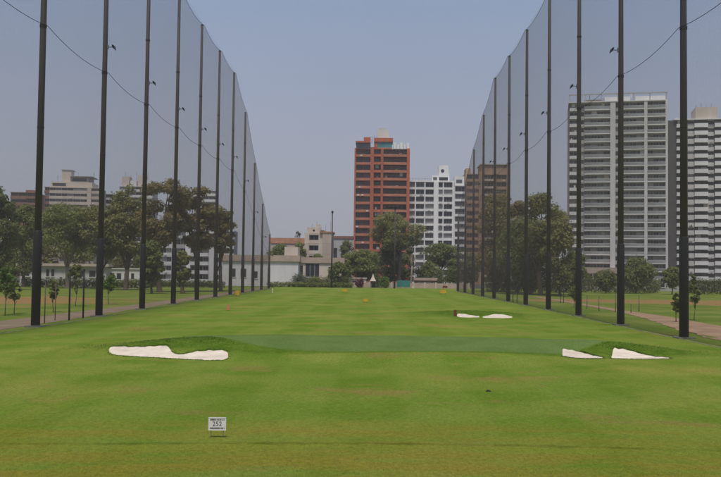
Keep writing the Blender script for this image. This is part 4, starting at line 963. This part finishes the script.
marker(344.5, 292.5, 5.5, 3.6, 'low yellow range marker box near the end hedge', M_YELLOW, 'box')
marker(365.5, 302.5, 5.0, 3.8, 'orange yellow range marker box in mid range', M_YELLOW, 'box')
marker(443, 294.5, 6.5, 4.5, 'wide yellow range marker box near the pink walled low building', M_YELLOW, 'box')
marker(228, 310.5, 4.2, 6.0, 'pale orange leaning board marker on the turf', M_ORANGEP, 'board')
marker(272.5, 293, 1.5, 4.5, 'short cream peg before the white hall', M_PEG, 'peg')
marker(455.2, 316.0, 3.2, 6.2, 'red brown board marker at the edge of the far bunker', M_RUST, 'board')
marker(445, 288.8, 5.0, 3.0, 'low red brown box behind the wide yellow marker', M_RUST, 'box')
marker(372.5, 288.5, 2.6, 3.4, 'small dark crate at the foot of the pointed tent', M_BLACK, 'box')
marker(413, 289.0, 2.4, 2.6, 'small pale pink marker at the foot of the leaning tree', M_PEG, 'box')
# clod of turf in the near range
p = ground(488, 391.5); mb = MB(); rng = random.Random(4)
for i in range(5):
    for j in range(8):
        a = j * math.pi / 4; r = (.09, .10, .08, .04, .01)[i] * rng.uniform(.7, 1.3); mb.v.append((math.cos(a) * r, math.sin(a) * r * .7, (-.03, .01, .04, .06, .07)[i]))
for i in range(4):
    for j in range(8): mb.face([i * 8 + j, i * 8 + (j + 1) % 8, i * 8 + 8 + (j + 1) % 8, i * 8 + 8 + j])
mb.face([32 + j for j in range(8)])
o = build('turf_clod', mb, mat('dark_clod', (0.03, 0.028, 0.015), noise=.3, nscale=9), loc=p); tag(o, 'small dark clod of earth lying on the near turf', 'clod')

# sign on two legs
p = ground(217, 437.5); s = p.y / FPX; w, h = 17.5 * s, 12.8 * s; zb = 7.2 * s
t = thing('range_sign', 'small white notice board on two thin legs standing in the near turf', 'sign', p, R(2))
bd = build('board', MB().box(-w / 2, w / 2, -.012, .012, zb, zb + h), M_SIGN, t)
for sx in (-1, 1): build('leg', MB().tube([(sx * w * .34, .02, -.12), (sx * w * .34, .02, zb + h * .8)], .009, 6), M_STEEL, t)
for (a, b, c, d) in ((-w / 2, w / 2, zb, zb + .012), (-w / 2, w / 2, zb + h - .012, zb + h), ):
    build('frame_edge', MB().box(a, b, -.018, -.0121, c, d), M_WHITE, bd)
def lettering(txt, size, z):
    cu = bpy.data.curves.new('lettering', 'FONT'); cu.body = txt; cu.size = size; cu.align_x = 'CENTER'; cu.extrude = .001
    ob = bpy.data.objects.new('tmp', cu); COL.objects.link(ob); dg = bpy.context.evaluated_depsgraph_get()
    me = bpy.data.meshes.new_from_object(ob.evaluated_get(dg)); bpy.data.objects.remove(ob); bpy.data.curves.remove(cu)
    me.materials.clear(); me.materials.append(M_INK)
    o = put('lettering', me, bd, (0, -.0142, z)); o.rotation_euler = (R(90), 0, 0); return o
lettering('252', h * .50, zb + h * .34)
rng = random.Random(9)
for row, z in ((0, zb + h * .76), (1, zb + h * .10)):     # two lines of print too small to read
    mb = MB(); x = -w * .40
    while x < w * .40:
        c = rng.uniform(.010, .022); mb.box(x, min(x + c, w * .41), -.0145, -.0125, z, z + h * .13); x += c + rng.choice((.006, .006, .016))
    build('print_line', mb, M_INK, bd)

# ------------------------------------------------------------------ rough grass on the bunker banks
def rough_grass():
    rng = np.random.default_rng(77); P = []
    for (cx, cy, sx, sy, n) in ((-8.8, 49.2, 5.4, 1.5, 5000), (13.3, 51.2, 5.2, 1.5, 3500), (11.5, 95.6, 6.0, 2.6, 4000)):
        q = rng.normal(size=(n, 2)) * np.array([sx, sy]) * .62 + np.array([cx, cy]); P.append(q)
    for b in BUNKERS[:3]:                                  # a fringe along each upper lip
        n = 1800; k = rng.integers(0, len(b['T']), n); q = b['T'][k] + rng.normal(size=(n, 2)) * np.array([.10, .07]) + np.array([0, .08]); P.append(q)
        k = rng.integers(0, len(b['B']), 1500); P.append(b['B'][k] + rng.normal(size=(1500, 2)) * np.array([.10, .05]) - np.array([0, .05]))
    P = np.concatenate(P); ok = np.ones(len(P), bool)
    for b in BUNKERS: ok &= b['inside'](P[:, 0], P[:, 1]) < .05
    ok &= lens_d(P[:, 0], P[:, 1]) > 1.05
    P = P[ok]; n = len(P); z = hgt(P[:, 0], P[:, 1]) - .01
    h = rng.uniform(.02, .06, n); w = rng.uniform(.012, .03, n); a = rng.uniform(0, math.pi, n); ln = rng.normal(size=(n, 2)) * .04
    b0 = np.stack([P[:, 0] - np.cos(a) * w, P[:, 1] - np.sin(a) * w, z], 1); b1 = np.stack([P[:, 0] + np.cos(a) * w, P[:, 1] + np.sin(a) * w, z], 1)
    tp = np.stack([P[:, 0] + ln[:, 0], P[:, 1] + ln[:, 1], z + h], 1)
    V = np.stack([b0, b1, tp], 1).reshape(-1, 3)
    me = bpy.data.meshes.new('rough_grass'); me.vertices.add(n * 3); me.vertices.foreach_set('co', V.astype(np.float32).ravel())
    me.loops.add(n * 3); me.loops.foreach_set('vertex_index', np.arange(n * 3, dtype=np.int32)); me.polygons.add(n)
    me.polygons.foreach_set('loop_start', (np.arange(n) * 3).astype(np.int32)); me.polygons.foreach_set('loop_total', np.full(n, 3, np.int32))
    me.materials.append(L_GRASS); me.update(calc_edges=True); me.validate()
    o = put('rough_grass', me); tag(o, 'longer dark grass on the banks around the bunkers', 'grass', kind='stuff')
rough_grass()

def near_blades():
    rng = np.random.default_rng(5); n = 110000
    y = 17.5 + 22 * rng.uniform(0, 1, n) ** 1.6; x = rng.uniform(-1, 1, n) * (0.46 * y + 1)
    z = hgt(x, y) - .004; h = rng.uniform(.008, .020, n); w = rng.uniform(.006, .014, n); a = rng.uniform(0, math.pi, n); ln = rng.normal(size=(n, 2)) * .018
    b0 = np.stack([x - np.cos(a) * w, y - np.sin(a) * w, z], 1); b1 = np.stack([x + np.cos(a) * w, y + np.sin(a) * w, z], 1); tp = np.stack([x + ln[:, 0], y + ln[:, 1], z + h], 1)
    V = np.stack([b0, b1, tp], 1).reshape(-1, 3)
    me = bpy.data.meshes.new('turf_blades'); me.vertices.add(n * 3); me.vertices.foreach_set('co', V.astype(np.float32).ravel())
    me.loops.add(n * 3); me.loops.foreach_set('vertex_index', np.arange(n * 3, dtype=np.int32)); me.polygons.add(n)
    me.polygons.foreach_set('loop_start', (np.arange(n) * 3).astype(np.int32)); me.polygons.foreach_set('loop_total', np.full(n, 3, np.int32))
    me.materials.append(leaf_mat('leaf_turf', (0.135, 0.195, 0.024), (0.250, 0.265, 0.055), scale=0.5, trans=0.55)); me.update(calc_edges=True); me.validate()
    o = put('turf_blades', me); tag(o, 'short upright grass blades in the near mown turf', 'grass', kind='stuff')
near_blades()

# ------------------------------------------------------------------ haze
hz = MB().box(-1510, 1510, -130, 1510, -1.5, 84).mesh('haze', [])
mh = bpy.data.materials.new('haze'); mh.use_nodes = True; n, l = mh.node_tree.nodes, mh.node_tree.links; n.clear()
ho = n.new('ShaderNodeOutputMaterial'); pv = n.new('ShaderNodeVolumePrincipled'); pv.inputs['Density'].default_value = 0.00032
pv.inputs['Color'].default_value = (0.93, 0.86, 0.80, 1); pv.inputs['Anisotropy'].default_value = 0.2
l.new(pv.outputs[0], ho.inputs['Volume']); hz.materials.append(mh)
o = put('haze', hz); tag(o, 'thin pale haze in the air over the whole range', 'haze', kind='stuff')
